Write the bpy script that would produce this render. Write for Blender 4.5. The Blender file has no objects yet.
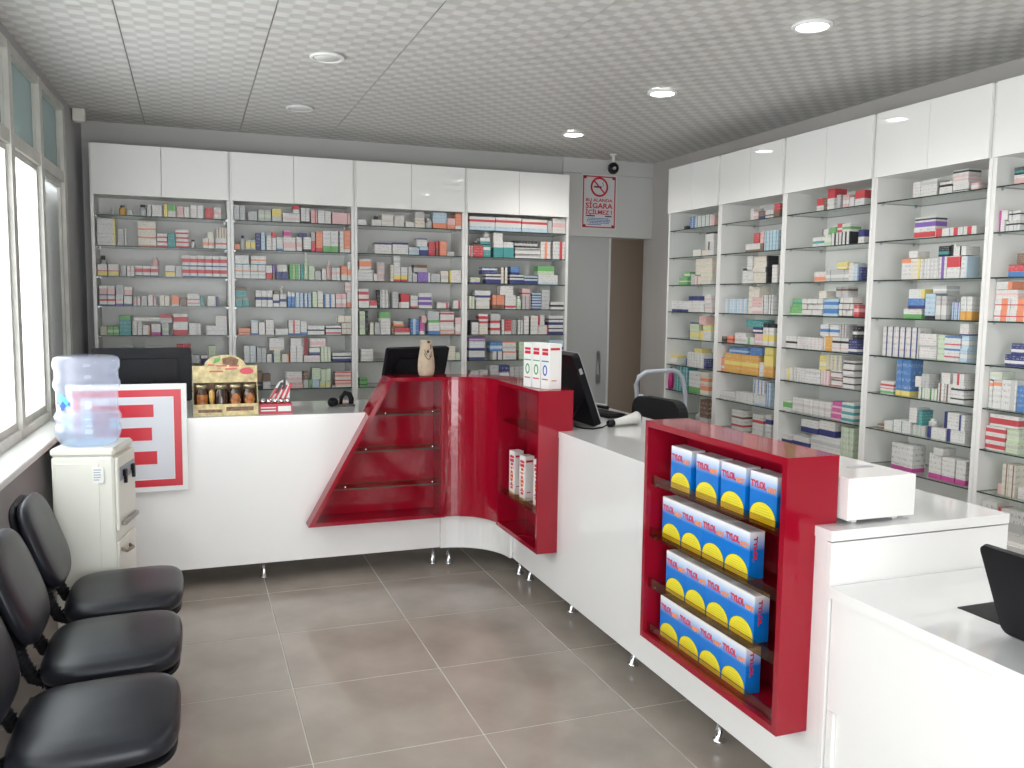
import bpy, bmesh, math, random
from mathutils import Matrix, Vector, Euler
random.seed(7)
PI = math.pi
C = bpy.context.scene.collection
SC = bpy.context.scene

# ------------------------------------------------------------------ camera
cam_data = bpy.data.cameras.new('camera')
cam_data.sensor_width = 36.0
cam_data.lens = 863.0 / 1024.0 * 36.0
cam_data.clip_start = 0.02
cam = bpy.data.objects.new('camera', cam_data)
C.objects.link(cam)
cam.matrix_world = Matrix([[0.937397, 0.021352, -0.347606, 0.0], [-0.348027, 0.094032, -0.932757, 0.0], [0.01277, 0.99534, 0.095577, 1.54], [0.0, 0.0, 0.0, 1.0]])
SC.camera = cam

# ------------------------------------------------------------------ world, lights, exposure
w = bpy.data.worlds.new('overcast')
SC.world = w
w.use_nodes = True
wb = w.node_tree.nodes['Background']
wb.inputs[0].default_value = (0.94, 0.975, 1.0, 1)
wb.inputs[1].default_value = 4.5
SC.view_settings.view_transform = 'Standard'
SC.view_settings.look = 'None'
SC.view_settings.exposure = 0.62
SC.view_settings.gamma = 1.0
SC.view_settings.use_curve_mapping = False
SC.cycles.max_bounces = 10
SC.cycles.diffuse_bounces = 6
SC.cycles.glossy_bounces = 5
SC.cycles.transmission_bounces = 6
SC.cycles.transparent_max_bounces = 16
SC.cycles.sample_clamp_indirect = 6.0
SC.cycles.caustics_reflective = False
SC.cycles.caustics_refractive = False

def light(name, kind, loc, energy, **kw):
    d = bpy.data.lights.new(name, kind)
    d.energy = energy
    for k, v in kw.items():
        if k not in ('rot', 'portal'):
            setattr(d, k, v)
    o = bpy.data.objects.new(name, d)
    C.objects.link(o)
    o.location = loc
    o.rotation_euler = kw.get('rot', (0, 0, 0))
    if kw.get('portal'):
        d.cycles.is_portal = True
    return o

# daylight portals (they only steer sampling of the sky through the openings)
light('shopfront_portal', 'AREA', (.35, -1.16, 1.07), 0, shape='RECTANGLE', size=2.3, size_y=2.15, rot=(PI / 2, 0, 0), portal=True)
light('side_window_portal', 'AREA', (-0.93, 2.2, 1.75), 0, shape='RECTANGLE', size=6.4, size_y=1.8, rot=(PI / 2, 0, -PI / 2 - 0.0355), portal=True)
DOWNLIGHTS = [(2.40, 2.99), (2.42, 4.22), (2.46, 5.47), (2.39, 1.75), (2.38, 0.5)]
LAMPS_OFF = [(0.63, 4.24), (0.64, 5.41)]

# ------------------------------------------------------------------ helpers
class MB:
    """collects shapes; every face keeps a material index"""
    def __init__(s):
        s.v, s.f, s.m, s.sm = [], [], [], []
    def add(s, vs, fs, mi=0, smooth=False):
        o = len(s.v)
        s.v += [tuple(p) for p in vs]
        s.f += [tuple(i + o for i in f) for f in fs]
        s.m += [mi] * len(fs)
        s.sm += [smooth] * len(fs)
        return s
    def box(s, x0, x1, y0, y1, z0, z1, mi=0):
        vs = [(x, y, z) for z in (z0, z1) for y in (y0, y1) for x in (x0, x1)]
        return s.add(vs, [(0, 2, 3, 1), (4, 5, 7, 6), (0, 1, 5, 4), (2, 6, 7, 3), (0, 4, 6, 2), (1, 3, 7, 5)], mi)
    def rbox(s, x0, x1, y0, y1, z0, z1, r=0.003, mi=0):
        """box with chamfered edges"""
        r = min(r, (x1 - x0) * .3, (y1 - y0) * .3, (z1 - z0) * .3)
        bm = bmesh.new()
        bmesh.ops.create_cube(bm, size=1)
        for v in bm.verts:
            v.co = ((x0 + x1) / 2 + v.co.x * (x1 - x0), (y0 + y1) / 2 + v.co.y * (y1 - y0), (z0 + z1) / 2 + v.co.z * (z1 - z0))
        bmesh.ops.bevel(bm, geom=bm.edges[:], offset=r, segments=1, affect='EDGES')
        bm.verts.index_update()
        s.add([v.co[:] for v in bm.verts], [[v.index for v in f.verts] for f in bm.faces], mi)
        bm.free()
        return s
    def prism(s, poly, a0, a1, axis='z', mi=0):
        """poly in the plane across axis: z -> (x,y), y -> (x,z), x -> (y,z)"""
        def P(p, a):
            return {'z': (p[0], p[1], a), 'y': (p[0], a, p[1]), 'x': (a, p[0], p[1])}[axis]
        n = len(poly)
        vs = [P(p, a0) for p in poly] + [P(p, a1) for p in poly]
        fs = [tuple(range(n)), tuple(range(2 * n - 1, n - 1, -1))]
        fs += [(i, i + n, (i + 1) % n + n, (i + 1) % n) for i in range(n)]
        return s.add(vs, fs, mi)
    def lathe(s, prof, c=(0, 0, 0), n=20, mi=0, smooth=True, cap=True):
        vs, fs = [], []
        for r, z in prof:
            vs += [(c[0] + r * math.cos(2 * PI * i / n), c[1] + r * math.sin(2 * PI * i / n), c[2] + z) for i in range(n)]
        for k in range(len(prof) - 1):
            fs += [(k * n + i, k * n + (i + 1) % n, (k + 1) * n + (i + 1) % n, (k + 1) * n + i) for i in range(n)]
        if cap:
            fs.append(tuple(range(n - 1, -1, -1)))
            fs.append(tuple((len(prof) - 1) * n + i for i in range(n)))
        return s.add(vs, fs, mi, smooth)
    def tube(s, pts, r, n=10, mi=0):
        pts = [Vector(p) for p in pts]
        rr = r if isinstance(r, (list, tuple)) else [r] * len(pts)
        vs, fs = [], []
        up = Vector((0.3, 0.2, 0.93))
        for k, p in enumerate(pts):
            t = (pts[min(k + 1, len(pts) - 1)] - pts[max(k - 1, 0)]).normalized()
            a = t.cross(up)
            if a.length < .05:
                a = t.cross(Vector((1, 0, 0)))
            a.normalize()
            b = t.cross(a)
            vs += [p + (a * math.cos(2 * PI * i / n) + b * math.sin(2 * PI * i / n)) * rr[k] for i in range(n)]
        for k in range(len(pts) - 1):
            fs += [(k * n + i, k * n + (i + 1) % n, (k + 1) * n + (i + 1) % n, (k + 1) * n + i) for i in range(n)]
        fs += [tuple(range(n - 1, -1, -1)), tuple((len(pts) - 1) * n + i for i in range(n))]
        return s.add(vs, fs, mi, True)
    def xf(s, M):
        s.v = [tuple(M @ Vector(p)) for p in s.v]
        return s
    def mesh(s, name, mats):
        me = bpy.data.meshes.new(name)
        me.from_pydata(s.v, [], s.f)
        for m in (mats if isinstance(mats, (list, tuple)) else [mats]):
            me.materials.append(m)
        me.polygons.foreach_set('material_index', s.m)
        me.polygons.foreach_set('use_smooth', s.sm)
        bm = bmesh.new()
        bm.from_mesh(me)
        bmesh.ops.recalc_face_normals(bm, faces=bm.faces[:])
        bm.to_mesh(me)
        bm.free()
        return me

def link(name, data, parent=None, loc=(0, 0, 0), rot=(0, 0, 0)):
    o = bpy.data.objects.new(name, data)
    C.objects.link(o)
    o.location = loc
    o.rotation_euler = rot
    if parent is not None:
        o.parent = parent
    return o

def part(name, mb, mats, parent, label=None, loc=(0, 0, 0), rot=(0, 0, 0), kind=None):
    o = link(name, mb.mesh(name, mats), parent, loc, rot)
    if label: o['label'] = label
    if kind: o['kind'] = kind
    return o

def wpart(name, mb, mats, parent, label=None):
    """a part whose shape is given in room coordinates"""
    return part(name, mb.xf(Matrix.Translation(-Vector(parent.location))), mats, parent, label)

def tag(o, label, cat, group=None):
    o['label'] = label
    o['category'] = cat
    if group: o['group'] = group
    return o

def thing(name, label, cat, loc=(0, 0, 0), rz=0, group=None):
    return tag(link(name, None, None, loc, (0, 0, rz)), label, cat, group)

def struct(name, mb, mats, parent=None):
    o = link(name, mb.mesh(name, mats), parent)
    if parent is None: o['kind'] = 'structure'
    return o

def rrect(x0, x1, y0, y1, r, n=5):
    pts = []
    for cx, cy, a in ((x1 - r, y1 - r, 0), (x0 + r, y1 - r, 90), (x0 + r, y0 + r, 180), (x1 - r, y0 + r, 270)):
        for i in range(n + 1):
            t = math.radians(a + 90 * i / n)
            pts.append((cx + r * math.cos(t), cy + r * math.sin(t)))
    return pts

TEXTS = {}
def text_mesh(body, size, mat, extrude=0.0006, align='LEFT', weight=.022):
    k = (body, size, mat.name, align)
    if k in TEXTS: return TEXTS[k]
    cu = bpy.data.curves.new('lettering', 'FONT')
    cu.body = body; cu.size = size; cu.extrude = extrude; cu.align_x = align; cu.resolution_u = 3; cu.offset = size * weight
    o = bpy.data.objects.new('lettering', cu)
    C.objects.link(o)
    dg = bpy.context.evaluated_depsgraph_get()
    me = bpy.data.meshes.new_from_object(o.evaluated_get(dg))
    me.name = 'lettering'
    bpy.data.objects.remove(o)
    bpy.data.curves.remove(cu)
    me.materials.clear(); me.materials.append(mat)
    TEXTS[k] = me
    return me

# ------------------------------------------------------------------ materials
def mat(name, col, rough=0.5, metal=0.0, spec=0.5, bump=None, emit=None, coat=0.0, mottle=None):
    m = bpy.data.materials.new(name)
    m.use_nodes = True
    nt = m.node_tree
    b = nt.nodes['Principled BSDF']
    b.inputs['Base Color'].default_value = (*col, 1)
    b.inputs['Roughness'].default_value = rough
    b.inputs['Metallic'].default_value = metal
    b.inputs['Specular IOR Level'].default_value = spec
    b.inputs['Coat Weight'].default_value = coat
    b.inputs['Coat Roughness'].default_value = 0.04
    if emit:
        b.inputs['Emission Color'].default_value = (*emit[0], 1)
        b.inputs['Emission Strength'].default_value = emit[1]
    if bump or mottle:
        tc = nt.nodes.new('ShaderNodeTexCoord')
    if bump:
        n = nt.nodes.new('ShaderNodeTexNoise'); n.inputs['Scale'].default_value = bump[0]; n.inputs['Detail'].default_value = 3
        bp = nt.nodes.new('ShaderNodeBump'); bp.inputs['Strength'].default_value = bump[1]; bp.inputs['Distance'].default_value = bump[2] if len(bump) > 2 else .002
        nt.links.new(tc.outputs['Object'], n.inputs['Vector'])
        nt.links.new(n.outputs['Fac'], bp.inputs['Height'])
        nt.links.new(bp.outputs['Normal'], b.inputs['Normal'])
    if mottle:
        n = nt.nodes.new('ShaderNodeTexNoise'); n.inputs['Scale'].default_value = mottle[0]; n.inputs['Detail'].default_value = 6
        r = nt.nodes.new('ShaderNodeValToRGB')
        r.color_ramp.elements[0].position = .3; r.color_ramp.elements[1].position = .7
        r.color_ramp.elements[0].color = (*[c * (1 - mottle[1]) for c in col], 1)
        r.color_ramp.elements[1].color = (*[min(1, c * (1 + mottle[1])) for c in col], 1)
        nt.links.new(tc.outputs['Object'], n.inputs['Vector'])
        nt.links.new(n.outputs['Fac'], r.inputs['Fac'])
        nt.links.new(r.outputs['Color'], b.inputs['Base Color'])
    return m

def glassy(name, tint, diffuse=0.0, dcol=(.8, .8, .8), sheen=True, rough=0.02, back=.45):
    """thin sheet: tinted see-through, a share of milky scatter, a fresnel sheen"""
    m = bpy.data.materials.new(name)
    m.use_nodes = True
    nt = m.node_tree
    nt.nodes.remove(nt.nodes['Principled BSDF'])
    out = nt.nodes['Material Output']
    tr = nt.nodes.new('ShaderNodeBsdfTransparent'); tr.inputs[0].default_value = (*tint, 1)
    gl = nt.nodes.new('ShaderNodeBsdfGlossy'); gl.inputs['Roughness'].default_value = rough
    lw = nt.nodes.new('ShaderNodeFresnel'); lw.inputs[0].default_value = 1.45
    last = tr
    if diffuse > 0:
        ts = nt.nodes.new('ShaderNodeBsdfTranslucent'); ts.inputs[0].default_value = (*dcol, 1)
        df = nt.nodes.new('ShaderNodeBsdfDiffuse'); df.inputs[0].default_value = (*dcol, 1)
        a = nt.nodes.new('ShaderNodeMixShader'); a.inputs[0].default_value = back
        nt.links.new(ts.outputs[0], a.inputs[1]); nt.links.new(df.outputs[0], a.inputs[2])
        b = nt.nodes.new('ShaderNodeMixShader'); b.inputs[0].default_value = diffuse
        nt.links.new(tr.outputs[0], b.inputs[1]); nt.links.new(a.outputs[0], b.inputs[2])
        last = b
    mx = nt.nodes.new('ShaderNodeMixShader')
    if sheen:
        ge = nt.nodes.new('ShaderNodeNewGeometry')
        fm = nt.nodes.new('ShaderNodeMath'); fm.operation = 'SUBTRACT'; fm.use_clamp = True
        nt.links.new(lw.outputs[0], fm.inputs[0]); nt.links.new(ge.outputs['Backfacing'], fm.inputs[1])
        nt.links.new(fm.outputs[0], mx.inputs[0])
    else: mx.inputs[0].default_value = .04
    nt.links.new(last.outputs[0], mx.inputs[1]); nt.links.new(gl.outputs[0], mx.inputs[2])
    nt.links.new(mx.outputs[0], out.inputs[0])
    return m

M_WALL = mat('wall_paint', (.50, .49, .475), .6, bump=(60, .08))
M_WALLR = mat('wall_paint_warm', (.50, .47, .45), .6, bump=(60, .08))
M_WALLL = mat('wall_paint_lilac', (.40, .40, .41), .55, bump=(60, .08))
M_LACQ = mat('white_lacquer', (.80, .79, .775), .12, coat=.3, bump=(1.2, .02, .01))
M_TOP = mat('white_worktop', (.62, .63, .63), .10, coat=.5)
M_DOOR = mat('white_gloss_door', (.84, .83, .81), .035)
M_CARC = mat('white_melamine', (.76, .75, .73), .35)
M_RED = mat('red_lacquer', (.275, .004, .017), .07, spec=.4, bump=(3.0, .05, .01))
M_CHROME = mat('chrome', (.75, .76, .78), .12, 1.0)
M_STEEL = mat('brushed_steel', (.55, .56, .58), .3, 1.0)
M_BLACK = mat('black_plastic', (.008, .008, .010), .40, spec=.15)
M_SCREEN = mat('black_screen', (.006, .006, .008), .12)
M_LEATH = mat('black_leatherette', (.011, .012, .017), .32, spec=.33, bump=(350, .12, .0006), mottle=(9, .25))
M_CREAM = mat('cream_enamel', (.74, .73, .66), .3)
M_FRAME = mat('window_frame_paint', (.58, .57, .53), .45, mottle=(7, .12))
M_EDGE = mat('glass_edge', (.03, .05, .042), .2)
M_GLASS = glassy('shelf_glass', (.93, .955, .94))
M_GLASSR = glassy('smoked_lip_glass', (.86, .77, .62))
M_PANE = glassy('window_pane_frosted', (.95, .97, .96), .70, (.96, .97, .965), sheen=False, rough=.1, back=.04)
M_PANEU = glassy('window_pane_upper', (.22, .25, .245), .6, (.30, .335, .325), sheen=False, rough=.08)
M_PAPER = mat('white_paper', (.78, .78, .76), .5)
M_PRINTR = mat('print_red', (.56, .012, .03), .3)
M_PRINTK = mat('print_black', (.02, .02, .022), .4)
M_PRINTB = mat('print_blue', (.02, .10, .42), .4)
M_PRINTG = mat('print_green', (.10, .32, .08), .4)
M_PRINTO = mat('print_orange', (.85, .25, .03), .4)
M_PRINTS = mat('print_grey', (.35, .37, .42), .5)
M_SILVER = mat('sign_field_silver', (.62, .63, .68), .35)
M_LAMP = mat('lamp_diffuser', (.9, .9, .9), .4, emit=((1, .985, .96), 14))
M_LAMPOFF = mat('lamp_diffuser_off', (.74, .73, .70), .3)
M_TRIM = mat('white_trim_ring', (.78, .78, .77), .35)

M_TILE = mat('stone_tile', (.33, .288, .25), .17, coat=.0, bump=(14, .05, .002), mottle=(3.2, .16))
M_GROUT = mat('tile_grout', (.46, .43, .39), .8)
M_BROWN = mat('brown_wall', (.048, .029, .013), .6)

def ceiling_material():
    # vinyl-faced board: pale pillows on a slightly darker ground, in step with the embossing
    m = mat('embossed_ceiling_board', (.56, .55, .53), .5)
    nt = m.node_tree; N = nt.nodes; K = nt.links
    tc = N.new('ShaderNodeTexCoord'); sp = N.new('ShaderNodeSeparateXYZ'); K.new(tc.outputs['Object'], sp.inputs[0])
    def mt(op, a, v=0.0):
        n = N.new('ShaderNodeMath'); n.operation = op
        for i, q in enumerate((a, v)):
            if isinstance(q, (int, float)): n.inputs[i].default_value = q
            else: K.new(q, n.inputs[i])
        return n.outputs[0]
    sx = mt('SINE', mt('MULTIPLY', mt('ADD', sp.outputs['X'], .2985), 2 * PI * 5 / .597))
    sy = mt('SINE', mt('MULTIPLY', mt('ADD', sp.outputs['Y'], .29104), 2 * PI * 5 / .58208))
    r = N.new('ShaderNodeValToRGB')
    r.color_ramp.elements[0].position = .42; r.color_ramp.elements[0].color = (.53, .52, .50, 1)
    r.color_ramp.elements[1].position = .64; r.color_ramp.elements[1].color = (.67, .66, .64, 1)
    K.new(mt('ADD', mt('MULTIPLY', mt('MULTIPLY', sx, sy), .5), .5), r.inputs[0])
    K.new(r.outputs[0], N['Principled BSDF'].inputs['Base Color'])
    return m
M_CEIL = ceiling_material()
M_CEILGRID = mat('ceiling_joint', (.22, .215, .20), .6)

# ------------------------------------------------------------------ room shell
XR, YB, ZC, YF = 3.60, 6.40, 2.68, -1.15
WALL_A, WALL_B = -0.8712, 0.0355          # left wall: x = A + B*y
def wlx(y): return WALL_A + WALL_B * y

fl = struct('floor', MB().box(-1.0, XR + .2, YF - .1, 8.3, -.05, -.0012), M_GROUT)
tile_mb = MB().rbox(-.2978, .2978, -.2928, .2928, -.009, 0, .0015)
tile_me = tile_mb.mesh('tile', M_TILE)
gx0, gy0 = .35, 2.79
for i in range(-2, 6):
    for j in range(-7, 9):
        x, y = gx0 + .6 * (i + .5), gy0 + .59 * (j + .5)
        if x < -1.0 or x > XR + .25 or y < YF - .1 or y > 7.9: continue
        if j < -3 and False: continue
        link('tile', tile_me, fl, (x, y, 0))

ce = struct('ceiling', MB().box(-1.05, XR + .2, YF - .1, YB + .2, ZC + .012, ZC + .06), M_CEILGRID)
def ceiling_panel_mesh():
    n, cells, s = 60, 10, .5955
    mb = MB()
    vs, fs = [], []
    for j in range(n + 1):
        for i in range(n + 1):
            u, v = i / n, j / n
            h = math.sin(2 * PI * u * cells / 2) * math.sin(2 * PI * v * cells / 2)
            h = max(-1, min(1, h * 1.7))
            vs.append(((u - .5) * s, (v - .5) * s * .585 / .6, -.0014 * h))
    for j in range(n):
        for i in range(n):
            a = j * (n + 1) + i
            fs.append((a, a + 1, a + n + 2, a + n + 1))
    mb.add(vs, fs, 0, True)
    mb.box(-s / 2, s / 2, -s / 2 * .975, s / 2 * .975, .003, .011)
    return mb.mesh('ceiling_panel', M_CEIL)
cp = ceiling_panel_mesh()
for i in range(-2, 7):
    for j in range(-9, 5):
        x, y = -.257 + .6 * (i + .5), 3.92 + .585 * (j + .5)
        if x > XR + .25 or y > YB + .2 or y < YF - .2 or x < -1.1: continue
        link('ceiling_panel', cp, ce, (x, y, ZC))

# back wall, door head, doorway
struct('wall_back', MB().box(-1.0, 2.79, YB, YB + .12, 0, ZC + .03), M_WALL)
M_HEAD = mat('white_door_head', (.60, .60, .585), .35)
hd = struct('trim_1', MB().box(2.79, XR, YB - .012, YB + .12, 2.068, 2.56), M_HEAD)
part('joint_strip', MB().box(2.79, XR, YB - .010, YB + .10, 2.561, 2.565), M_WALL, hd)
part('upper_board', MB().box(2.79, XR, YB - .012, YB + .12, 2.566, ZC + .03), M_HEAD, hd)
M_DOORP = mat('door_panel_paint', (.43, .44, .435), .4)
dr = struct('door_1', MB().box(2.80, 3.212, YB - .004, YB + .035, 0.01, 2.066), M_DOORP)
part('edge_strip', MB().box(3.213, 3.228, YB - .010, YB + .045, 0.01, 2.066), mat('door_edge', (.60, .61, .61), .4), dr)
part('handle', MB().prism(rrect(3.118, 3.152, .865, 1.14, .016), YB - .016, YB - .004, 'y').rbox(3.128, 3.142, YB - .034, YB - .016, .95, 1.05, .004), M_STEEL, dr, 'grey recessed pull handle')
struct('wall_right', MB().box(XR, XR + .12, YF - .1, YB + .12, 0, ZC + .03), M_WALLR)
# room behind the doorway
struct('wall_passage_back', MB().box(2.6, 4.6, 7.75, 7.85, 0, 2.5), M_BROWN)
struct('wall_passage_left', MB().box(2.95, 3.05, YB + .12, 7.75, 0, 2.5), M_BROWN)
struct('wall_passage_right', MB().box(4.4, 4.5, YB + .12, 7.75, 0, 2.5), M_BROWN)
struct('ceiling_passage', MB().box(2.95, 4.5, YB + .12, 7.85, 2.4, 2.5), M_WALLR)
struct('floor_passage', MB().box(XR + .2, 4.5, YB + .10, 7.85, -.05, -.001), M_GROUT)

# left wall: parapet, sill, windows, pier
ang = -math.atan(WALL_B)
WL = Matrix.Translation((WALL_A, 0, 0)) @ Matrix.Rotation(ang, 4, 'Z')   # local x = into the room, local y = along the wall
def L(mb): return mb.xf(WL)
struct('wall_left', L(MB().box(-.18, 0, YF - .1, 5.78, 0, .862).box(-.18, 0, 5.78, YB + .1, 0, ZC + .03).box(-.18, 0, YF - .1, 5.78, 2.64, ZC + .03)), M_WALLL)
struct('trim_2', L(MB().rbox(-.06, .125, YF, 5.80, .862, .893, .004)), mat('window_sill_paint', (.74, .74, .72), .3))
posts = [5.74 - .668 * k for k in range(0, 11)]
for k in range(10):
    y1, y0 = posts[k], posts[k + 1]
    f = MB()
    f.box(-.075, .0, y1 - .035, y1 + .035, .893, 2.64)                    # mullion
    f.box(-.07, -.004, y0 + .035, y1 - .035, 2.195, 2.255)              # transom
    f.box(-.07, -.004, y0 + .035, y1 - .035, .893, .935)
    f.box(-.07, -.004, y0 + .035, y1 - .035, 2.60, 2.64)
    if k == 9: f.box(-.075, 0, y0 - .035, y0 + .035, .893, 2.64)
    wdw = struct('window_%d' % (k + 1), L(f), M_FRAME)
    s = MB()                                                              # sash rails round the lower pane
    a0, a1, b0, b1 = y0 + .036, y1 - .036, .936, 2.194
    s.box(-.055, -.020, a0, a0 + .03, b0, b1).box(-.055, -.020, a1 - .03, a1, b0, b1)
    s.box(-.055, -.020, a0 + .03, a1 - .03, b0, b0 + .035).box(-.055, -.020, a0 + .03, a1 - .03, b1 - .03, b1)
    part('sash', L(s), M_FRAME, wdw)
    part('lower_pane', L(MB().box(-.040, -.035, a0 + .03, a1 - .03, b0 + .035, b1 - .03)), M_PANE, wdw)
    part('upper_pane', L(MB().box(-.040, -.035, a0, a1, 2.256, 2.599)), M_PANEU, wdw)
    g = MB()
    g.box(-.034, -.022, a1 - .012, a1, 2.256, 2.599).box(-.034, -.022, a0, a0 + .012, 2.256, 2.599)
    part('glazing_bead', L(g), M_FRAME, wdw)
# concrete pier and roof overhang outside the far windows
struct('wall_outside_pier', L(MB().box(-.34, -.16, 5.08, 6.6, 0, 2.19)), mat('concrete', (.36, .34, .33), .8))
struct('roof_overhang', L(MB().box(-.60, -.19, YF, 6.6, 2.66, 2.9)), mat('overhang_paint', (.45, .45, .44), .8))
# shop front behind the camera: pillars and a glazed opening
struct('wall_front', MB().box(-1.0, -.80, YF - .12, YF, 0, ZC + .03).box(1.50, XR + .1, YF - .12, YF, 0, ZC + .03).box(-.80, 1.50, YF - .12, YF, 2.15, ZC + .03), M_WALL)
# junction box and ceiling camera
jb = thing('junction_box', 'small cream junction box under the ceiling in the back left corner', 'box', (-.615, 6.02, 2.60))
part('body', MB().rbox(-.035, .035, -.035, .035, 0, .0785, .004), M_CREAM, jb)
part('lid', MB().rbox(-.028, .028, -.039, -.0355, .008, .07, .0015), M_CREAM, jb)

dm = thing('dome_camera', 'black dome camera hanging from a white stem above the no smoking sign', 'camera', (3.09, 6.11, 2.572))
part('mount', MB().lathe([(.028, .094), (.028, .1065)], n=16).lathe([(.011, .045), (.011, .094)], n=12), M_TRIM, dm, 'white ceiling stem')
part('dome', MB().lathe([(.004, -.045), (.022, -.041), (.038, -.024), (.045, 0), (.040, .022), (.024, .040), (.010, .0445)], n=20), M_SCREEN, dm)
part('lens', MB().lathe([(.012, -.006), (.012, .006)], n=12).xf(Matrix.Translation((-.012, -.044, -.006)) @ Matrix.Rotation(PI / 2, 4, 'X')), mat('lens_ring', (.45, .45, .47), .2), dm)

# ------------------------------------------------------------------ ceiling lamps
ring = MB().lathe([(.060, 0), (.082, 0), (.082, -.010), (.076, -.014), (.066, -.014), (.062, -.010), (.060, 0)], n=32, cap=False).mesh('trim_ring', M_TRIM)
disc = MB().lathe([(.0605, -.010), (.0605, -.004)], n=28).mesh('diffuser', M_LAMP)
disco = MB().lathe([(.0605, -.010), (.0605, -.004)], n=28).mesh('diffuser', M_LAMPOFF)
nm = ['farthest', 'middle', 'nearest']
for k, (x, y) in enumerate(DOWNLIGHTS):
    t = thing('ceiling_downlight', ['lit round downlight in the ceiling, nearest of the three in view', 'lit round downlight in the ceiling, middle of the three in view', 'lit round downlight in the ceiling, farthest, near the dome camera', 'lit round ceiling downlight just in front of the picture', 'lit round ceiling downlight beside the photographer'][k], 'lamp', (x, y, ZC - .003), 0, 'lit ceiling downlights')
    link('trim_ring', ring, t); link('diffuser', disc, t)
    light('downlight_beam', 'SPOT', (x, y, ZC - .03), 26, spot_size=2.6, spot_blend=.8, shadow_soft_size=.06, color=(1, .97, .93))
for k, (x, y) in enumerate(LAMPS_OFF):
    t = thing('ceiling_downlight', ['unlit round downlight over the floor, nearer of the two switched off', 'unlit round downlight by the back shelves, farther of the two switched off'][k], 'lamp', (x, y, ZC - .003), 0, 'unlit ceiling downlights')
    link('trim_ring', ring, t); link('diffuser', disco, t)

# ------------------------------------------------------------------ cabinets
SHELF_Z = [2.056, 1.862, 1.669, 1.48, 1.29, 1.10, .918, .73, .54]
CAB_H, CAB_D = 2.495, .30
def cabinet(label, loc, wd, rz, group):
    t = thing('shelf_cabinet', label, 'cabinet', loc, rz, group)
    for s in (0, 1):
        a = s * (wd - .022)
        part('side_panel', MB().box(a + .001, a + .021, 0, CAB_D, 0, CAB_H), M_CARC, t)
    part('back_panel', MB().box(.0225, wd - .0225, CAB_D - .012, CAB_D, .08, CAB_H - .02), M_CARC, t)
    part('top_panel', MB().box(.0225, wd - .0225, .002, CAB_D - .013, CAB_H - .02, CAB_H), M_CARC, t)
    part('divider_board', MB().box(.0225, wd - .0225, .004, CAB_D - .013, 2.185, 2.203), M_CARC, t)
    part('bottom_board', MB().box(.0225, wd - .0225, .002, CAB_D - .013, SHELF_Z[8] - .02, SHELF_Z[8]), M_CARC, t)
    part('plinth', MB().box(.0225, wd - .0225, .03, .045, 0, .078), M_CARC, t)
    for s in (0, 1):
        x0, x1 = (.012, wd / 2 - .0012) if s == 0 else (wd / 2 + .0012, wd - .012)
        part('upper_door', MB().rbox(x0, x1, -.0185, -.0005, 2.178, CAB_H - .001, .0012), M_DOOR, t)
        part('lower_door', MB().rbox(x0, x1, -.0185, -.0005, .082, SHELF_Z[8] - .002, .0012), M_LACQ, t)
    for z in SHELF_Z[:8]:
        g = MB().box(.0225, wd - .0225, .001, CAB_D - .013, z - .006, z)
        g.m = [1, 1, 1, 1, 1, 1]
        g.m[0] = g.m[1] = 0           # broad faces clear, edges dark green
        part('glass_shelf', g, [M_GLASS, M_EDGE], t)
    pins = MB()
    for z in SHELF_Z[:8]:
        for x in (.0225, wd - .0305):
            for y in (.035, .25):
                pins.box(x, x + .008, y - .004, y + .004, z - .014, z - .0065)
    part('shelf_pins', pins, M_STEEL, t, kind='stuff')
    return t
BX = [-.577, .262, 1.085, 1.892, 2.72]
RY = [5.524, 4.876, 4.22, 3.517, 2.83, 2.14]
BAYB = ['leftmost back cabinet', 'second back cabinet', 'third back cabinet', 'rightmost back cabinet']
BAYR = ['right wall cabinet nearest the doorway', 'second right wall cabinet', 'third right wall cabinet', 'fourth right wall cabinet', 'nearest right wall cabinet']
for k in range(4):
    cabinet(['white glass-shelved cabinet on the back wall, leftmost, behind the water bottle', 'white glass-shelved cabinet on the back wall, second, behind the honey display', 'white glass-shelved cabinet on the back wall, third, behind the beige vase', 'white glass-shelved cabinet on the back wall, rightmost, beside the door'][k],
            (BX[k], 6.10, 0), BX[k + 1] - BX[k], 0, 'cabinets on the back wall')
for k in range(5):
    cabinet(['white glass-shelved cabinet on the right wall, farthest, beside the doorway', 'white glass-shelved cabinet on the right wall, second from the doorway', 'white glass-shelved cabinet on the right wall, third, middle of the five', 'white glass-shelved cabinet on the right wall, fourth from the doorway', 'white glass-shelved cabinet on the right wall, nearest, cut by the frame'][k],
            (3.25, RY[k], 0), RY[k] - RY[k + 1], -PI / 2, 'cabinets on the right wall')

# ------------------------------------------------------------------ counter
def arc(cx, cy, r, a0, a1, n=14):
    return [(cx + r * math.cos(math.radians(a0 + (a1 - a0) * i / n)), cy + r * math.sin(math.radians(a0 + (a1 - a0) * i / n))) for i in range(n + 1)]
ct = thing('service_counter', 'long white L-shaped lacquered pharmacy counter on short chrome legs', 'counter', (1.66, 4.74, 0))
CX, CY = 1.33, 4.41
wt = [(-.58, 4.74), (.90, 4.74), (.90, 4.832), (CX, 4.832)] + arc(CX, CY, .422, 88, 2) + [(1.752, 4.41), (1.737, 4.41), (1.737, 3.80), (1.66, 3.80), (1.66, 2.765), (1.737, 2.765), (1.737, 1.96), (1.66, 1.96), (1.66, 1.89), (2.33, 1.89), (2.33, 5.36), (-.58, 5.36)]
wtm = MB().prism(wt, .884, .914)
wtm.m = [0, 0] + [1] * len(wt)
wpart('worktop', wtm, [M_TOP, M_LACQ], ct)
wpart('front_panel', MB().prism([(-.58, .11), (CX, .11), (CX, .313), (.571, .313), (.895, .8835), (-.58, .8835)], 4.742, 4.76, 'y'), M_LACQ, ct)
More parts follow.
